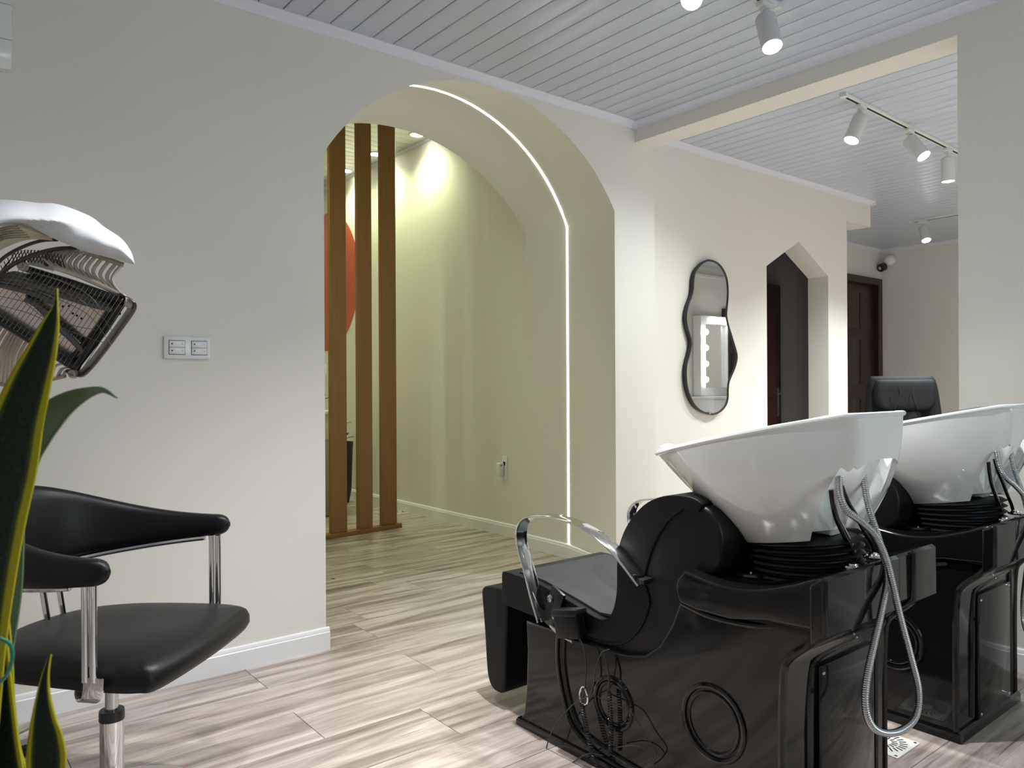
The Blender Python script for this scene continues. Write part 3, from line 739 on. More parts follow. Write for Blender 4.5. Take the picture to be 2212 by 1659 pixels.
# ================================================================ switch plate
sw = at(403, 751.5, y=YA); sw.y = YA
sp = thing('switch_plate', 'white double light switch plate on the wall above the salon chair', 'light switch', sw)
MB().box(sw+Vector((0, -0.005, 0)), (0.166, 0.010, 0.084), bev=0.0048, seg=3).build('frame', white_pl, sp, org=sw)
for i, dx in enumerate((-0.037, 0.043)):
    MB().box(sw+Vector((dx, -0.0098, 0.0)), (0.058, 0.002, 0.054)).build('recess', hole_m, sp, org=sw)
    for dz in (0.0128, -0.0128):
        rk = MB().box(sw+Vector((dx, -0.0115, dz)), (0.055, 0.004, 0.0247), rot=Matrix.Rotation(0.05, 3, 'X'), bev=0.001).build('rocker', white_pl, sp, org=sw)
        MB().lathe([(0.0, 0.0), (0.0026, 0.0)], sw+Vector((dx-0.018, -0.0139, dz+0.001)), (0, -1, 0), 10).build('dot', hole_m, rk, org=sw, smooth=False)
        MB().box(sw+Vector((dx+0.018, -0.0138, dz+0.001)), (0.006, 0.0008, 0.0009)).build('mark', hole_m, rk, org=sw)
# wall box at top left
bx = Vector((0.285, YA, 2.45))
ab = thing('wall_cabinet', 'corner of a white box unit high on the wall at the top left', 'air conditioner', Vector((-0.10, YA, 2.40)))
OA = ab.location.copy()
ac = MB(); ac.prism([(YA-0.002, 2.153), (YA-0.045, 2.150), (YA-0.062, 2.168), (YA-0.066, 2.21), (YA-0.066, 2.56), (YA-0.002, 2.56)], 'x', -0.50, 0.288, bev=0.006, seg=2)
ac.build('casing', white_pl, ab, org=OA)
MB().box((-0.106, YA-0.067, 2.238), (0.786, 0.002, 0.0014)).build('seam', grey_pl, ab, org=OA)
MB().box((-0.106, YA-0.067, 2.352), (0.786, 0.002, 0.0014)).build('seam', grey_pl, ab, org=OA)
# socket with adapter in the arch room
so_ = Vector((XR, 4.395, 0.50))
sk = thing('wall_socket', 'slim white wall socket low on the wall seen through the arch', 'socket', so_)
MB().box(so_+Vector((-0.004, 0, 0)), (0.009, 0.058, 0.172), bev=0.003).build('plate', white_pl, sk, org=so_)
MB().lathe([(0, 0), (0.015, 0)], so_+Vector((-0.0092, 0.005, 0.030)), (-1, 0, 0), 16).build('hole', hole_m, sk, org=so_, smooth=False)
pa = so_+Vector((-0.034, 0.022, -0.012))
pg = thing('plug_adapter', 'small white plug in adapter sticking out of the low socket', 'charger', pa)
MB().box(pa, (0.046, 0.046, 0.098), bev=0.007, seg=3).build('casing', white_pl, pg, org=pa)
MB().box(pa+Vector((-0.006, -0.0235, 0.030)), (0.018, 0.001, 0.005)).build('slot', hole_m, pg, org=pa)

# ================================================================ track lights
def track(name, p0, p1, label, heads_grp):
    p0, p1 = Vector(p0), Vector(p1); t = thing(name, label, 'light track', p0)
    d = (p1-p0); L = d.length; ang = math.atan2(d.y, d.x); R = Matrix.Rotation(ang, 3, 'Z'); c = (p0+p1)/2; up_ = Vector((0, 0, 1)); n = Vector((-d.y, d.x, 0)).normalized()
    MB().box(c-up_*0.009, (L, 0.035, 0.018), rot=R, bev=0.002).build('rail', white_paint, t, org=p0)
    MB().box(c-up_*0.0186, (L-0.05, 0.012, 0.002), rot=R).build('slot', hole_m, t, org=p0)
    e = p0-d.normalized()*0.0
    MB().box(e-up_*0.010, (0.030, 0.038, 0.022), rot=R, bev=0.002).build('end_cap', white_paint, t, org=p0)
    return t
spot_m = mat('spot housing', (0.66, 0.66, 0.66), 0.45, bump=0.03, bscale=90)
def head(base, direction, label, watts, size=130, ang=0.0, vis=True, col=COOL):
    base = Vector(base); d = Vector(direction).normalized(); t = thing('track_spotlight', label, 'spotlight', base, 'track spotlights')
    R = Matrix.Rotation(ang, 3, 'Z')
    ad = MB().box(base-Vector((0, 0, 0.012)), (0.075, 0.032, 0.022), rot=R, bev=0.002).lathe([(0.020, -0.024), (0.020, -0.030), (0.012, -0.031)], base, None, 16)
    a_ = ad.build('adapter', white_paint, t, org=base)
    piv = base-Vector((0, 0, 0.062))
    MB().tube([base-Vector((0, 0, 0.024)), piv], 0.0085, 10).build('stem', white_paint, t, org=base)
    c0 = piv
    can = MB(); can.lathe([(0.0, -0.006), (0.030, -0.005), (0.038, 0.0), (0.040, 0.006), (0.040, 0.148), (0.037, 0.150), (0.036, 0.142)], c0, d, 32, caps=False)
    can.build('housing', spot_m, t, org=base)
    MB().lathe([(0.0, 0.1455), (0.0365, 0.1435)], c0, d, 32).build('lens', lamp_e, t, org=base)
    tip = c0+d*0.156
    if watts: spot('spot lamp', tip, tip+d, watts*WR, col, size, 1.0, 0.03)
    return t
ZT = HC-0.018
T1a, T1b = (2.735, 1.700, HC), (-0.9, 1.84, HC)
track('light_track', T1a, T1b, 'white ceiling light track in the nearer room, its end at the top edge', 't')
track('light_track', (3.86, 2.008, HC), (7.0, 2.085, HC), 'long white ceiling light track beyond the beam carrying three spotlights', 't')
track('light_track', (7.41, 3.21, HC), (7.36, 1.2, HC), 'far white ceiling light track near the security camera corner', 't')
P = lambda x: (x, 1.700+(2.735-x)*0.0385, ZT)
head(P(2.660), (-0.22, -0.36, -1), 'bright white spotlight nearest the beam, hanging from the nearer track', 85, size=92, ang=-0.04)
head(P(2.26), (-0.85, -0.40, -0.78), 'white spotlight cut by the top edge of the frame', 55, ang=-0.04)
head(P(1.45), (0.1, -0.05, -1), 'white spotlight out of view on the nearer track', 98, size=112, ang=-0.04)
head(P(0.65), (0.0, -0.1, -1), 'white spotlight out of view on the nearer track above the salon chair', 34, size=112, ang=-0.04)
head(P(-0.2), (-0.2, -0.2, -1), 'white spotlight out of view at the far left of the nearer track', 10, ang=-0.04)
head((4.05, 2.013, ZT), (-0.45, 0.18, -1), 'leftmost spotlight of the three on the track beyond the beam, tilted left', 18*R2, col=(0.92, 0.99, 0.975), ang=0.02)
head((4.66, 2.028, ZT), (-0.10, -0.72, -1), 'middle spotlight of the three on the track beyond the beam, tilted towards the viewer', 58*R2, col=(0.92, 0.99, 0.975), ang=0.02)
head((5.24, 2.042, ZT), (0.03, 0.0, -1), 'rightmost spotlight of the three beyond the beam, hanging straight down', 62*R2, col=(0.92, 0.99, 0.975), ang=0.02)
head((6.4, 2.070, ZT), (0.03, 0.0, -1), 'white spotlight hidden behind the pillar', 45*R2, col=(0.92, 0.99, 0.975), ang=0.02)
head((7.40, 3.10, ZT), (-0.35, -0.35, -1), 'farthest spotlight, tilted, below the small far track', 30*R2, col=(0.92, 0.99, 0.975), ang=PI/2)

# downlights in the arch room
for i, p in enumerate([(3.314, 5.345), (3.304, 6.02), (3.333, 6.665), (3.25, 7.9), (1.8, 5.3), (1.8, 6.8), (1.8, 8.2), (1.2, 4.4)]):
    lab = ['round recessed downlight above the free wall, right of the slats', 'round recessed downlight between the middle and right wooden slats', 'round recessed downlight between the left and middle wooden slats', 'round recessed downlight deeper in the far room'][min(i, 3)]
    p = Vector((p[0], p[1], HR))
    t = thing('downlight', lab if i < 4 else ['round recessed downlight on the left, nearest the slat screen', 'round recessed downlight on the left above the reception desk', 'round recessed downlight in the far left corner of the arch room', 'round recessed downlight just behind the arch, hidden by it'][i-4], 'ceiling light', p, 'downlights behind the arch')
    MB().lathe([(0.052, -0.007), (0.066, -0.008), (0.070, -0.003), (0.070, 0.001)], p, None, 28, caps=False).build('bezel', white_paint, t, org=p)
    MB().lathe([(0.0, -0.0075), (0.052, -0.007)], p, None, 28).build('lens', dl_e, t, org=p)
    spot('downlight lamp', p-Vector((0.04, 0, 0.03)), p-Vector((0, 0, 1)), (26 if i < 4 else 20)*GR, GREEN, 140, 1.0, 0.04)

# ================================================================ slat screen
sl0 = Vector((2.40, 5.123, 0)); sdir = Vector((0.996, 0.089, 0)); sn = Vector((-0.089, 0.996, 0))
SO = sl0.copy()
sc = thing('slat_screen', 'room divider of three tall brown wooden slats seen through the arch', 'room divider', SO)
R = Matrix.Rotation(math.atan2(sdir.y, sdir.x), 3, 'Z')
SX = lambda x: (x-2.40)/sdir.x
mbb = MB(); c = sl0+sdir*((SX(2.0)+SX(3.045))/2)+sn*0.02+Vector((0, 0, 0.017)); mbb.box(c, (SX(3.045)-SX(2.0), 0.075, 0.034), rot=R, bev=0.001); mbb.build('bottom_rail', slat_m, sc, org=SO)
for xa, xb in ((2.150, 2.29), (2.438, 2.568), (2.668, 2.790), (2.876, 3.010)):
    c = sl0+sdir*((SX(xa)+SX(xb))/2)+sn*0.02+Vector((0, 0, (0.034+HR)/2))
    MB().box(c, (xb-xa, 0.035, HR-0.036), rot=R @ Matrix.Rotation(-0.10, 3, 'Z'), bev=0.002, seg=1).build('slat', slat_m, sc, org=SO)
# coral circle painted on the wall
cc = Vector((XR-0.0125, 7.362, 2.181)); pc = MB(); pc.lathe([(0, 0.0), (0.712, 0.0), (0.712, 0.002)], cc, (-1, 0, 0), 96, caps=False)
tag(pc.build('painted_circle', coral, org=cc, smooth=False), 'large coral red circle painted on the wall behind the wooden slats', 'wall painting')
# small socket on far wall
p = Vector((XR-0.014, 7.42, 1.27))
t = thing('wall_socket', 'small white double plate on the wall below the coral circle', 'socket', p)
MB().box(p, (0.012, 0.08, 0.12), bev=0.003).build('plate', white_pl, t, org=p)
MB().box(p+Vector((-0.007, 0, -0.02)), (0.003, 0.05, 0.035), bev=0.001).build('cover', white_pl, t, org=p)
# reception desk with plant
dk = thing('reception_desk', 'cream and sage reception desk glimpsed behind the left slat', 'desk', (2.55, 6.2, 0)); DO = dk.location.copy()
DX = 2.93; DY = 5.98
MB().box((DX-0.55, DY+0.25, 0.88), (1.14, 0.50, 0.03), bev=0.004).build('worktop', white_paint, dk, org=DO)
MB().box((DX-0.55, DY+0.25, 0.76), (1.10, 0.46, 0.21), bev=0.003).build('upper_panel', desk_c, dk, org=DO)
MB().box((DX-0.55, DY+0.25, 0.33), (1.10, 0.46, 0.65), bev=0.003).build('lower_panel', desk_g, dk, org=DO)
MB().tube(cr([(DX+0.002, DY+0.02, 0.42), (DX+0.002, DY+0.10, 0.36), (DX+0.002, DY+0.20, 0.2)], 5), 0.006, 6).build('inlay_line', white_paint, dk, org=DO)
def leaf_blob(mb, base, tip, width, up_=Vector((0, 0, 1)), cup=0.12, n=8):
    base, tip = Vector(base), Vector(tip); d = tip-base; L = d.length; s = d.cross(up_).normalized(); nn = s.cross(d).normalized()
    rows = []
    for i in range(n+1):
        u = i/n; wv = width*math.sin(PI*min(1, u*0.97+0.02))**0.8
        c = base+d*u+nn*(L*0.15*math.sin(PI*u))
        rows.append([c+s*(wv*k)+nn*(cup*width*abs(k)) for k in (-1, -0.5, 0, 0.5, 1)] + [c+s*(wv*k)+nn*(cup*width*abs(k)-0.002) for k in (1, 0.5, 0, -0.5, -1)])
    mb.loft(rows, caps=True)
dp = Vector((DX-0.10, DY+0.2, 0.895)); t = thing('desk_plant', 'small leafy plant standing on the reception desk', 'plant', dp)
MB().lathe([(0, 0), (0.04, 0), (0.05, 0.08), (0.045, 0.08), (0.04, 0.06), (0, 0.06)], dp, None, 20, caps=False).build('pot', white_pl, t, org=dp)
for i in range(7):
    a = i*2*PI/7+0.3; mb = MB(); leaf_blob(mb, dp+Vector((0, 0, 0.05)), dp+Vector((0.10*math.cos(a), 0.10*math.sin(a), 0.11+0.03*(i % 2))), 0.028); mb.build('leaf', leaf_g, t, org=dp)
# tall planter
pp_ = Vector((3.275, 6.65, 0)); t = thing('tall_planter', 'tall slim black planter with round green leaves by the far wall', 'plant pot', pp_)
MB().lathe([(0, 0.0), (0.062, 0.0), (0.085, 0.12), (0.098, 0.50), (0.104, 0.575), (0.098, 0.575), (0.09, 0.54), (0, 0.54)], pp_, None, 28, caps=False).build('pot', plastic_k, t, org=pp_)
for k, (z, dx, dy, s_) in enumerate([(0.62, 0.10, -0.05, 0.04), (0.76, 0.075, -0.04, 0.033), (0.70, -0.12, 0.02, 0.05), (0.82, -0.05, -0.08, 0.04), (0.66, 0.0, -0.12, 0.04)]):
    mb = MB(); leaf_blob(mb, pp_+Vector((0, 0, z-0.06)), pp_+Vector((dx, dy, z)), s_); mb.tube([pp_+Vector((0, 0, 0.53)), pp_+Vector((0, 0, z-0.055))], 0.003, 6); mb.build('leaf', leaf_g, t, org=pp_)

# floor drains
def drain(c, s_, label, full=True):
    c = Vector(c); t = thing('floor_drain', label, 'drain', c)
    MB().box(c+Vector((0, 0, 0.0015)), (s_, s_, 0.004), bev=0.001).build('plate', drain_m, t, org=c)
    mb = MB()
    for rr, n, ln in ((0.36, 24, 0.09), (0.20, 16, 0.07)):
        for i in range(n):
            a = 2*PI*i/n; mb.box(c+Vector((math.cos(a), math.sin(a), 0))*(rr*s_)+Vector((0, 0, 0.0037)), (s_*ln*1.6, s_*0.028, 0.0012), rot=Matrix.Rotation(a, 3, 'Z'))
    mb.build('slots', hole_m, t, org=c, smooth=False)
    m2 = MB()
    for dx in (-1, 1):
        for dy in (-1, 1): m2.lathe([(0, 0.0008), (0.004, 0.0005), (0.005, 0)], c+Vector((dx*s_*0.43, dy*s_*0.43, 0.0036)), None, 10)
    m2.build('screws', chrome_d, t, org=c)
drain((2.368, 1.115, 0), 0.15, 'square cream floor drain with radial slots behind the nearer shampoo chair')
drain((3.40, 5.80, 0), 0.15, 'pale floor drain at the wall corner behind the wooden slats')
fs = Vector((1.93, 3.93, 0)); fs = at(719, 1252, z=0)
tag(MB().lathe([(0, 0.006), (0.012, 0.005), (0.016, 0.0)], (0, 0, 0), None, 16).build('door_stop', chrome_d), 'tiny metal stud in the floor under the arch', 'door stop').location = fs

# ================================================================ doors
def door(name, c, wdt, h, ang, th=0.04, frame=False, handle=True, sgn=1, m_=dark_wood, hz=1.0):
    R = Matrix.Rotation(ang, 3, 'Z'); c = Vector(c)
    mb = MB().box((0, 0, h/2), (wdt, th, h), bev=0.003)
    o = mb.build(name, m_); o['kind'] = 'structure'; o.location = c; o.rotation_euler = (0, 0, ang)
    fy = -th/2-0.003
    for (x0, x1, z0, z1) in ((-0.38, -0.06, 0.12, 0.42), (0.06, 0.38, 0.12, 0.42), (-0.38, -0.06, 0.50, 0.72), (0.06, 0.38, 0.50, 0.72), (-0.38, -0.06, 0.77, 0.95), (0.06, 0.38, 0.77, 0.95)):
        MB().box(((x0+x1)/2*wdt, fy, (z0+z1)/2*h), ((x1-x0)*wdt, 0.008, (z1-z0)*h), bev=0.004).build('door_panel', m_, o)
    if handle:
        hx = sgn*(wdt/2-0.06)
        hp = MB().box((hx, fy-0.002, hz-0.07), (0.036, 0.006, 0.24), bev=0.002).build('handle_plate', chrome_d, o)
        MB().tube([(hx, fy-0.004, hz), (hx, fy-0.045, hz), (hx-sgn*0.02, fy-0.05, hz), (hx-sgn*0.115, fy-0.048, hz+0.004)], 0.007, 8).build('lever', chrome, hp)
    return o
door('door_1', (5.435, 3.60, 0), 0.80, 1.94, 0.06, hz=1.02)
d2 = door('door_2', (8.20, YE-0.0, 0), 0.74, 2.21, 0, hz=1.05, sgn=1, handle=True)
fr2 = MB(); fr2.box((8.64, YE-0.03, 1.14), (0.09, 0.07, 2.28), bev=0.006).box((7.76, YE-0.03, 1.14), (0.09, 0.07, 2.28), bev=0.006).box((8.2, YE-0.03, 2.245), (0.97, 0.068, 0.075), bev=0.006)
struct(fr2, 'door_frame', dark_wood)
door('door_3', (8.745, 0.02, 0), 0.0001+0.06, 2.1, 0, handle=False) if False else None

# ================================================================ vanity with bulbs (seen in the mirror)
VO = Vector((8.40, 0.0, 0))
vt = thing('vanity_table', 'white vanity table reflected in the wavy mirror', 'table', VO)
MB().box((8.27, 0.20, 0.935), (0.95, 0.38, 0.03), bev=0.003).build('tabletop', white_paint, vt, org=VO)
MB().box((8.27, 0.19, 0.80), (0.90, 0.34, 0.24), bev=0.003).build('drawer_box', white_paint, vt, org=VO)
MB().box((8.50, 0.365, 0.80), (0.36, 0.02, 0.16), bev=0.003).build('open_bay', hole_m, vt, org=VO)
for x in (7.86, 8.68):
    for y in (0.06, 0.32): MB().box((x, y, 0.34), (0.05, 0.05, 0.68), bev=0.003).build('leg', white_paint, vt, org=VO)
MO = Vector((8.40, 0.06, 0.95))
vm = thing('lit_mirror', 'white framed mirror ringed with glowing bulbs, reflected in the wavy mirror', 'mirror', MO)
mb = MB(); x0, x1, z0, z1, y = 7.87, 8.44, 0.955, 1.97, 0.07
mb.box(((x0+x1)/2, y, z1-0.05), (x1-x0, 0.12, 0.10)).box(((x0+x1)/2, y, z0+0.05), (x1-x0, 0.12, 0.10)).box((x0+0.05, y, (z0+z1)/2), (0.10, 0.12, z1-z0-0.2)).box((x1-0.006, y, (z0+z1)/2), (0.012, 0.12, z1-z0-0.2)).build('frame', white_paint, vm, org=MO, smooth=False)
MB().box(((x0+x1)/2+0.044, 0.05, (z0+z1)/2), (x1-x0-0.112, 0.06, z1-z0-0.2)).build('glass', mirror_m, vm, org=MO, smooth=False)
for x, z in [(x0+0.05, zz) for zz in (1.16, 1.36, 1.56, 1.76)]+[(8.13, 1.92), (8.36, 1.92)]:
    MB().ball((x, 0.165, z), 0.038).build('bulb', bulb_e, vm, org=MO)
# closed dark door at the vanity side, transom strip above
dd = door('door_3', (8.625, 0.02, 0), 0.29, 2.1, PI, th=0.03, handle=False)
tw = MB().box((8.15, 0.02, 2.50), (1.2, 0.04, 0.03)).box((7.65, 0.02, 2.56), (0.03, 0.04, 0.12)); struct(tw, 'window_1', white_paint)

# ================================================================ security camera, recliner
sc0 = at(1925, 566, x=XE); sc0.x = XE
t = thing('security_camera', 'small white dome security camera with black lens high in the far corner', 'security camera', sc0)
MB().ball(sc0+Vector((-0.03, 0, 0.02)), 0.062, n=24).build('dome', white_pl, t, org=sc0)
MB().lathe([(0, 0), (0.045, 0.0), (0.045, 0.06), (0.03, 0.064), (0, 0.064)], sc0+Vector((-0.05, 0.06, -0.05)), (-1, 0.2, -0.35), 20).build('lens_barrel', plastic_k, t, org=sc0)
MB().lathe([(0, 0.0), (0.018, 0.0), (0.018, 0.004)], sc0+Vector((-0.113, 0.072, -0.072)), (-1, 0.2, -0.35), 16).build('lens', chrome_d, t, org=sc0)

RO = Vector((6.37, 2.83, 0)); F2 = Vector((-0.82, -0.57, 0)).normalized(); L2 = Vector((-F2.y, F2.x, 0)); L2 = -L2 if L2.dot(rt) < 0 else L2
def RW(a, b, z): return RO+F2*a+L2*b+Vector((0, 0, z))
rc = thing('recliner_chair', 'black padded leather armchair with tall headrest standing in the far room', 'armchair', RO)
def cushion(mb, w_, zs, depth, off=0.0, lean=0.0, n=24, wr=None, bump_=0.0, rb=0.0):
    rows = []
    for i in range(n+1):
        u = i/n; z = zs[0]+(zs[1]-zs[0])*u; e = math.sqrt(max(0.0, 1-(2*u-1)**6)); ww = (w_+(wr*(1-u) if wr else 0))*(1-rb*(1-math.sqrt(max(0, 1-(1-min(1, u/0.45))**2))))
        r_ = []
        for k in range(28):
            q = 2*PI*k/28; c, s_ = math.cos(q), math.sin(q)
            cx_ = math.copysign(abs(c)**0.55, c); cy_ = math.copysign(abs(s_)**0.6, s_)
            r_.append(RW(off+depth*cy_*max(0.12, e)-lean*u + bump_*math.cos(cx_*7)*(1 if cy_ > 0 else 0), ww*cx_*(0.90+0.10*e), z))
        rows.append(r_)
    mb.loft(rows)
mb = MB(); cushion(mb, 0.255, (0.48, 1.165), 0.085, -0.02, 0.06, wr=0.075); bkc = mb.build('backrest', black_cloth, rc, org=RO, ang=70)
mb = MB(); cushion(mb, 0.225, (0.875, 1.135), 0.055, 0.070, 0.03, wr=0.0, bump_=0.010, rb=0.45); mb.build('headrest', black_cloth, rc, org=RO, ang=70)
sm = MB()
for sg in (-1, 1):
    sm.tube(cr([RW(0.128, 0.06*sg, 1.10), RW(0.134, 0.045*sg, 1.03), RW(0.137, 0.06*sg, 0.96), RW(0.130, 0.085*sg, 0.90)], 6), 0.0035, 6)
sm.build('headrest_seam', plastic_k, rc, org=RO)
mb = MB(); cushion(mb, 0.12, (0.60, 0.905), 0.05, 0.07, 0.02); mb.build('lumbar_panel', black_cloth, rc, org=RO, ang=70)
mb = MB(); mb.box(RW(0.28, 0, 0.43), (0.56, 0.56, 0.16), rot=Matrix.Rotation(math.atan2(F2.y, F2.x), 3, 'Z'), bev=0.05, seg=4); mb.build('seat', black_cloth, rc, org=RO)
for s_ in (-1, 1):
    mb = MB(); mb.box(RW(0.22, 0.33*s_, 0.57), (0.50, 0.10, 0.10), rot=Matrix.Rotation(math.atan2(F2.y, F2.x), 3, 'Z'), bev=0.04, seg=3).box(RW(0.22, 0.33*s_, 0.42), (0.06, 0.05, 0.26), rot=Matrix.Rotation(math.atan2(F2.y, F2.x), 3, 'Z')); mb.build('armrest', black_cloth, rc, org=RO)
MB().lathe([(0.0, 0.35), (0.04, 0.35), (0.04, 0.05), (0.28, 0.03), (0.30, 0.0)], RW(0.2, 0, 0), None, 28).build('swivel_base', chrome_d, rc, org=RO)

# ================================================================ hood dryer at the left
HT = 1.78
hd = thing('hood_dryer', 'white and beige hair processor hood with wire heater grills at the left edge', 'hair dryer hood', at(-120, 640, t=HT+0.1)*1.0)
HO = hd.location.copy(); HO.z = 0; hd.location = HO
def H(px, py, dt=0.0): return at(px, py, t=HT+dt+max(-130, min(130, py-690))*0.0006)
def Hb(mb, name, m_, parent=None, **k): return mb.build(name, m_, parent or hd, org=HO, **k)
# white cover: loft between top silhouette and lower lip, bulging towards the viewer
topc = cr([(-150, 432, .22), (-60, 431, .18), (0, 431, .16), (40, 433, .15), (80, 438, .14), (120, 440, .13), (160, 452, .12), (200, 470, .11), (225, 490, .11), (262, 515, .11), (284, 545, .12), (291, 570, .12)], 5)
lipc = cr([(-150, 545, .0), (-60, 510, .0), (0, 486, .01), (45, 484, .02), (75, 495, .03), (105, 510, .04), (150, 530, .05), (190, 545, .07), (225, 554, .08), (255, 562, .10), (275, 568, .11), (291, 571, .12)], 5)
cv = MB(); rows = []
nn = len(topc)
for k in range(15):
    u = k/14; r_ = []
    for i in range(nn):
        a, b = topc[i], lipc[i]; q = i/(nn-1)
        px = a.x+(b.x-a.x)*u; py = a.y+(b.y-a.y)*u; dt = a.z+(b.z-a.z)*u
        dt -= 0.055*math.sin(PI*u)**0.8*(1-q)**0.35
        # swelling lobe on the top
        dt -= 0.030*math.exp(-((px-120)/55)**2-((py-478)/16)**2)
        dt += 0.020*math.exp(-((px-85)/45)**2-((py-486)/8)**2)
        r_.append(H(px, py, dt))
    rows.append(r_)
cv.loft(rows, cu=False, caps=False)
bmesh.ops.recalc_face_normals(cv.bm, faces=cv.bm.faces)
bmesh.ops.solidify(cv.bm, geom=cv.bm.faces[:], thickness=0.006)
Hb(cv, 'cover', hood_w, ang=50)
cvb = MB(); rows = []
for k in range(9):     # rear of the cover so that it has depth
    u = k/8; rows.append([H(topc[i].x, topc[i].y+60*u*(1-(i/(nn-1))**2), topc[i].z+0.16*math.sin(PI/2*u)*(1-(i/(nn-1))**3)) for i in range(nn)])
cvb.loft(rows, cu=False, caps=False); Hb(cvb, 'cover_back', hood_w, ang=60)
# slatted cream grilles
def grille(name, a, b, n, m_, fa, w_=0.004, rail_=0.008, th=0.012):
    """a, b: two edge curves (lists of px,py,dt); n slats run from a to b, fa bows them"""
    A = cr(a, 6); Bc = cr(b, 6); mb = MB()
    pa_ = [H(p.x, p.y, p.z) for p in A]; pb_ = [H(p.x, p.y, p.z) for p in Bc]
    g = MB(); g.tube(pa_, rail_, 8); g.tube(pb_, rail_, 8); 
    f = Hb(g, name, m_)
    for i in range(n):
        u = (i+0.5)/n*(len(A)-1); j = int(u); t = u-j; p = pa_[j].lerp(pa_[min(j+1, len(pa_)-1)], t)
        u2 = (i+0.5)/n*(len(Bc)-1); j2 = int(u2); t2 = u2-j2; q = pb_[j2].lerp(pb_[min(j2+1, len(pb_)-1)], t2)
        mid = (p+q)/2+fa
        sl_ = MB(); sl_.strip(cr([p, mid, q], 6), fw, th, w_); Hb(sl_, 'slat', m_, f)
    return f
grille('upper_vent', [(118, 540, .10), (160, 540, .11), (210, 553, .13), (268, 573, .14)], [(118, 578, .06), (160, 592, .07), (215, 615, .09), (270, 642, .11)], 13, beige_pl, Vector((-0.012, 0, 0.0))+rt*-0.012, 0.0045, 0.006)
cream = MB(); cream.loft([[H(p.x, p.y, p.z) for p in cr(c_, 5)] for c_ in (
    [(-90, 545, .03), (-30, 510, .03), (0, 492, .03), (30, 484, .03), (60, 486, .04), (85, 497, .05), (108, 512, .06)],
    [(-90, 570, .0), (-30, 530, .0), (0, 508, .01), (30, 498, .01), (60, 498, .02), (85, 504, .04), (110, 514, .06)],
    [(-90, 600, .01), (-30, 560, .01), (0, 530, .01), (30, 515, .02), (60, 508, .03), (85, 510, .05), (112, 516, .06)],
    [(-90, 615, .04), (-30, 575, .04), (0, 542, .04), (30, 527, .05), (60, 518, .06), (85, 517, .06), (114, 520, .07)])], cu=False, caps=False)
bmesh.ops.solidify(cream.bm, geom=cream.bm.faces[:], thickness=0.005)
cr_o = Hb(cream, 'side_shell', cream_pl, ang=50)
for k in range(6):
    s0 = MB(); o_ = 5.2*k
    s0.tube([H(p.x, p.y, p.z) for p in cr([(-60, 527+o_, .006), (-20, 503+o_, .006), (0, 493+o_, .006), (20, 489+o_*0.95, .008), (38+k*5, 488+o_*0.9, .012)], 4)], 0.0016, 6); Hb(s0, 'vent_slot', mat('vent shadow', (0.16, 0.14, 0.10), 0.7, var=0.1), cr_o)
# lower-left vent
grille('lower_vent', [(-20, 700, .10), (30, 705, .10), (60, 722, .10), (110, 760, .10), (185, 808, .12)], [(-60, 800, .16), (-10, 826, .16), (30, 832, .15), (80, 826, .14), (140, 812, .13)], 18, beige_pl, rt*-0.010+up*0.012, 0.0045, 0.006)
# white inner plate with screw
ip = MB(); ip.loft([[H(60, 560, .11), H(85, 547, .12), H(115, 540, .12)], [H(62, 572, .09), H(88, 578, .09), H(117, 586, .09)]], cu=False, caps=False)
bmesh.ops.solidify(ip.bm, geom=ip.bm.faces[:], thickness=0.004)
Hb(ip, 'inner_plate', white_paint)
Hb(MB().lathe([(0, 0.003), (0.006, 0.002), (0.0075, 0)], H(101, 569, .095), -fw, 14), 'plate_screw', plastic_k)
# black mesh band
mh = MB()
for k in range(22):
    x = -20+k*7.2; y0 = 545+18*((x-60)/80)**2*0.8; 
    mh.tube([H(x, y0-5 if x > 20 else 575-x*1.2, .07), H(x+9, y0+22 if x > 20 else 598-x*1.2, .07)], 0.0011, 5)
    mh.tube([H(x+10, y0-5 if x > 20 else 575-x*1.2, .07), H(x-6, y0+22 if x > 20 else 598-x*1.2, .07)], 0.0011, 5)
Hb(mh, 'mesh_band', plastic_k)
bnd = MB(); bnd.tube([H(p.x, p.y, p.z) for p in cr([(-20, 612, .06), (15, 580, .06), (50, 560, .06), (90, 545, .07), (130, 537, .08), (165, 536, .1)], 6)], 0.005, 8)
bnd.tube([H(p.x, p.y, p.z) for p in cr([(-20, 585, .06), (10, 555, .06), (50, 533, .06), (90, 520, .07), (125, 518, .08)], 6)], 0.004, 8)
Hb(bnd, 'mesh_frame', plum_pl)
# heater panel: reflector plate, dark surround, wire grill, tubes
cor_ = [(50, 572), (160, 607), (272, 645), (232, 715), (168, 795), (100, 755), (0, 700), (-60, 672), (-40, 620), (0, 596)]
def Hq(L, dt): return [H(x, y, dt) for x, y in L]
rf = MB(); fr_pts = [(30, 585), (150, 606), (262, 648), (228, 708), (160, 786), (95, 745), (0, 690), (-80, 655), (-40, 600)]
a = [rf.bm.verts.new(p) for p in Hq(fr_pts, 0.10)]; rf.bm.faces.new(a)
b = [rf.bm.verts.new(p) for p in Hq(fr_pts, 0.112)]; rf.bm.faces.new(b[::-1])
for i in range(len(a)): rf.bm.faces.new((a[i], b[i], b[(i+1) % len(a)], a[(i+1) % len(a)]))
hp_ = Hb(rf, 'heater_panel', steel_r, smooth=False)
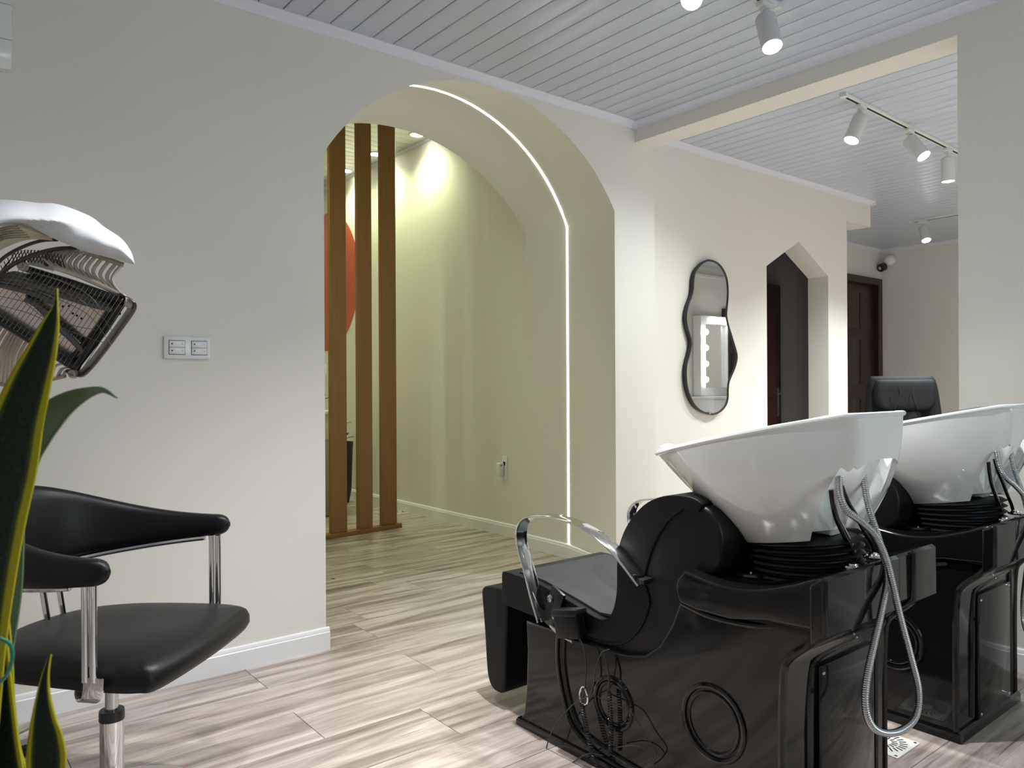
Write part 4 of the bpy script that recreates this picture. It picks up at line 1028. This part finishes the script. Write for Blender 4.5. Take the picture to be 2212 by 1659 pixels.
# dark stripes on the reflector edges
rm = MB()
rm.tube(Hq([(55, 580), (160, 612), (268, 650)], 0.085), 0.008, 8); rm.tube(Hq([(-20, 680), (60, 728), (150, 785), (172, 792)], 0.085), 0.012, 8)
rm.tube(Hq([(262, 655), (225, 712), (166, 788)], 0.085), 0.010, 8)
rm.tube(Hq([(243, 658), (200, 722), (142, 786)], 0.088), 0.006, 8)
Hb(rm, 'panel_surround', plastic_k)
# outer plum casing round the right-hand edge
pcs = MB()
ed = cr([(275, 640, .09), (288, 648, .09), (295, 658, .09), (290, 675, .09), (262, 715, .09), (225, 765, .09), (196, 800, .09), (180, 813, .09), (168, 814, .09), (152, 808, .09)], 5)
rows = []
for p in ed:
    rows.append([H(p.x-6, p.y-1, .055), H(p.x, p.y, .06), H(p.x+1, p.y+1, .10), H(p.x-2, p.y, .16), H(p.x-14, p.y-6, .18), H(p.x-16, p.y-8, .10)])
pcs.loft(rows); Hb(pcs, 'rim_casing', plum_pl, ang=60)
pb = MB()
for k in range(25):       # long grill wires across
    u = k/24; x0_, y0_ = 50+(276-50)*u, 570+(646-570)*u+3*math.sin(PI*u); x1_, y1_ = -30+(172+30)*u, 672+(806-672)*u
    pb.tube([H(x0_, y0_, .06), H(x0_-3, y0_+5, .045), H(x1_+3, y1_-4, .045), H(x1_, y1_, .06)], 0.0008, 5)
Hb(pb, 'wire_grill', wire_m, hp_)
cwm = MB()
for L in ([(60, 586), (130, 606), (195, 640), (225, 682)], [(30, 610), (110, 640), (190, 680), (240, 745)], [(0, 640), (80, 660), (150, 700), (205, 712)], [(20, 622), (100, 690), (180, 726), (232, 742)], [(165, 640), (200, 668), (225, 690), (246, 722)], [(-20, 655), (60, 676), (110, 700)]):
    cwm.tube([H(p.x, p.y, .05) for p in cr([(x, y, 0) for x, y in L], 5)], 0.0008, 5)
Hb(cwm, 'cross_wire', wire_m, hp_)
for L in ([(-40, 590), (40, 605), (110, 628), (170, 650), (250, 671)], [(55, 645), (80, 660), (120, 700), (160, 738), (182, 762)], [(-40, 608), (30, 622), (90, 640), (118, 655)]):
    tb = MB(); q = [H(p.x, p.y, .085) for p in cr([(x, y, 0) for x, y in L], 8)]; tb.tube(q, 0.0075, 10, rad=lambda u: 0.0072+0.0008*(int(u*40) % 2)); Hb(tb, 'heating_tube', tube_m, hp_)
for L in ([(60, 596), (150, 622), (256, 660)], [(60, 640), (120, 686), (186, 745)]):
    tb = MB(); q = [H(x, y, .092) for x, y in L]
    for i in range(26):
        u = i/25*(len(q)-1); j = min(int(u), len(q)-2); c = q[j].lerp(q[j+1], u-j); tb.ball(c, 0.0052, n=8)
    Hb(tb, 'bead_row', plastic_k, hp_)
for (x, y) in ((159, 648), (149, 661), (136, 662), (157, 677), (166, 682), (176, 688), (259, 678)):
    Hb(MB().lathe([(0, 0.001), (0.0026, 0.001), (0.003, 0)], H(x, y, .0985), -fw, 10), 'screw', hole_m, hp_)
for (x, y) in ((282, 657), (160, 808), (52, 576)):
    Hb(MB().lathe([(0, 0.010), (0.004, 0.010), (0.006, 0.012), (0.010, 0.011), (0.012, 0.0)], H(x, y, .07), -fw, 16), 'hinge', beige_pl)
# stand and castors
bs = Vector((0.10, 2.52, 0))
q0 = H(-120, 700, .15)
Hb(MB().tube(cr([(q0.x, q0.y, q0.z), (0.02, 2.42, 1.15), (0.10, 2.50, 0.9), (0.10, 2.52, 0.10)], 8), 0.014, 12), 'stand_pole', chrome_d)
Hb(MB().tube([H(-120, 700, .15), H(-60, 650, .12), H(-20, 640, .11)], 0.02, 10), 'hood_arm', beige_pl)
for (ex, ey) in ((0.33, 2.62), (0.30, 2.72), (-0.15, 2.68), (0.02, 2.28)):
    Hb(MB().tube([(0.10, 2.52, 0.11), ((0.1+ex)/2, (2.52+ey)/2, 0.10), (ex, ey, 0.085)], 0.012, 8), 'stand_leg', chrome_d)
    cs = MB(); cs.lathe([(0.0, -0.018), (0.022, -0.018), (0.027, -0.012), (0.027, 0.012), (0.022, 0.018), (0, 0.018)], (ex, ey, 0.027), (1, -0.4, 0), 20); Hb(cs, 'castor', plastic_k)

# ================================================================ snake plant in the foreground
PT = 0.86
pot = at(-40, 829, t=0.92); PO = Vector((pot.x, pot.y, 0))
sn_ = thing('snake_plant', 'tall snake plant with yellow edged leaves in the left foreground', 'plant', PO)
def leaf(c, t0, th=0.003, twist=0.0, m_=snake_m, name='leaf', cup=0.25):
    """c: list of (px, py, half width px, dt) from base to tip"""
    C_ = cr([(a, b, w_) for a, b, w_, d in c], 8); D_ = cr([(d, 0, 0) for a, b, w_, d in c], 8)
    bm = bmesh.new(); uvl = bm.loops.layers.uv.new('UVMap'); n = len(C_); NW = 8; grid = []
    for i in range(n):
        p = C_[i]; a_, b_ = C_[max(0, i-1)], C_[min(n-1, i+1)]; tx, ty = b_.x-a_.x, b_.y-a_.y; l = math.hypot(tx, ty) or 1; nx, ny = -ty/l, tx/l
        r_ = []
        for k in range(NW+1):
            s_ = -1+2*k/NW
            cupd = cup*(1-s_*s_)*p.z/FPX*t0
            r_.append(at(p.x+nx*p.z*s_, p.y+ny*p.z*s_, t=t0+D_[i].x+cupd+twist*s_*p.z/FPX))
        grid.append(r_)
    def sheet(off, flip):
        V = [[bm.verts.new(p+fw*off) for p in r_] for r_ in grid]
        for i in range(n-1):
            for k in range(NW):
                vs = [V[i][k], V[i][k+1], V[i+1][k+1], V[i+1][k]]; us = [(k, i), (k+1, i), (k+1, i+1), (k, i+1)]
                if flip: vs = vs[::-1]; us = us[::-1]
                f = bm.faces.new(vs); f.smooth = True
                for lp_, (ku, iv) in zip(f.loops, us): lp_[uvl].uv = (ku/NW, iv/n)
        return V
    V1 = sheet(0, False); V2 = sheet(th, True)
    for i in range(n-1):
        for k in (0, NW):
            vs = [V1[i][k], V1[i+1][k], V2[i+1][k], V2[i][k]]
            try:
                f = bm.faces.new(vs if k == 0 else vs[::-1])
                for lp_ in f.loops: lp_[uvl].uv = (0.01 if k == 0 else 0.99, i/n)
            except ValueError: pass
    bmesh.ops.translate(bm, vec=-PO, verts=bm.verts)
    me = bpy.data.meshes.new(name); bm.to_mesh(me); bm.free(); me.materials.append(m_)
    o = bpy.data.objects.new(name, me); COL.objects.link(o); o.parent = sn_; return o
leaf([(-60, 1800, 30, 0), (-60, 1600, 52, 0), (-50, 1400, 60, 0), (-35, 1250, 66, 0), (-12, 1120, 66, 0), (16, 1010, 62, 0), (33, 920, 58, 0.0), (62, 830, 46, 0.0), (88, 760, 33, 0.0), (108, 700, 18, 0), (119, 660, 5, 0), (122, 622, 0.8, 0)], PT)
leaf([(10, 1420, 14, .06), (22, 1290, 22, .06), (30, 1180, 20, .06), (45, 1090, 8, .06), (62, 1020, 6, .06), (75, 985, 5, .06)], PT, m_=leaf_p)
leaf([(40, 1150, 5, .05), (62, 1010, 16, .05), (82, 945, 27, .05), (112, 896, 30, .04), (150, 866, 22, .03), (190, 848, 12, .02), (222, 843, 6, .02), (252, 860, 1, .02)], PT, m_=leaf_p)
leaf([(90, 1800, 26, -.03), (98, 1660, 42, -.03), (97, 1600, 38, -.03), (93, 1560, 28, -.03), (92, 1510, 16, -.03), (95, 1470, 9, -.03), (102, 1435, 4, -.03), (108, 1414, 1.5, -.03)], PT)
leaf([(30, 1800, 30, .02), (20, 1700, 34, .02), (8, 1600, 30, .02), (0, 1500, 26, .02), (-6, 1400, 22, .02), (-10, 1300, 14, .02), (-14, 1200, 6, .02)], PT)
leaf([(60, 1800, 24, .04), (40, 1700, 26, .04), (25, 1620, 18, .04), (16, 1520, 14, .04), (14, 1430, 12, .04), (10, 1340, 8, .04), (5, 1260, 3, .04)], PT)
tr = MB(); tr.tube([at(p.x, p.y, t=PT-.02) for p in cr([(-30, 1500, 0), (-5, 1478, 0), (14, 1458, 0), (25, 1430, 0), (26, 1405, 0), (18, 1388, 0), (-10, 1375, 0)], 6)], 0.0022, 8)
tr.build('tie', teal, sn_, org=PO)
MB().lathe([(0, 0.0), (0.10, 0.0), (0.13, 0.30), (0.14, 0.46), (0.13, 0.46), (0.12, 0.43), (0, 0.43)], PO, None, 32, caps=False).build('pot', white_paint, sn_, org=PO)
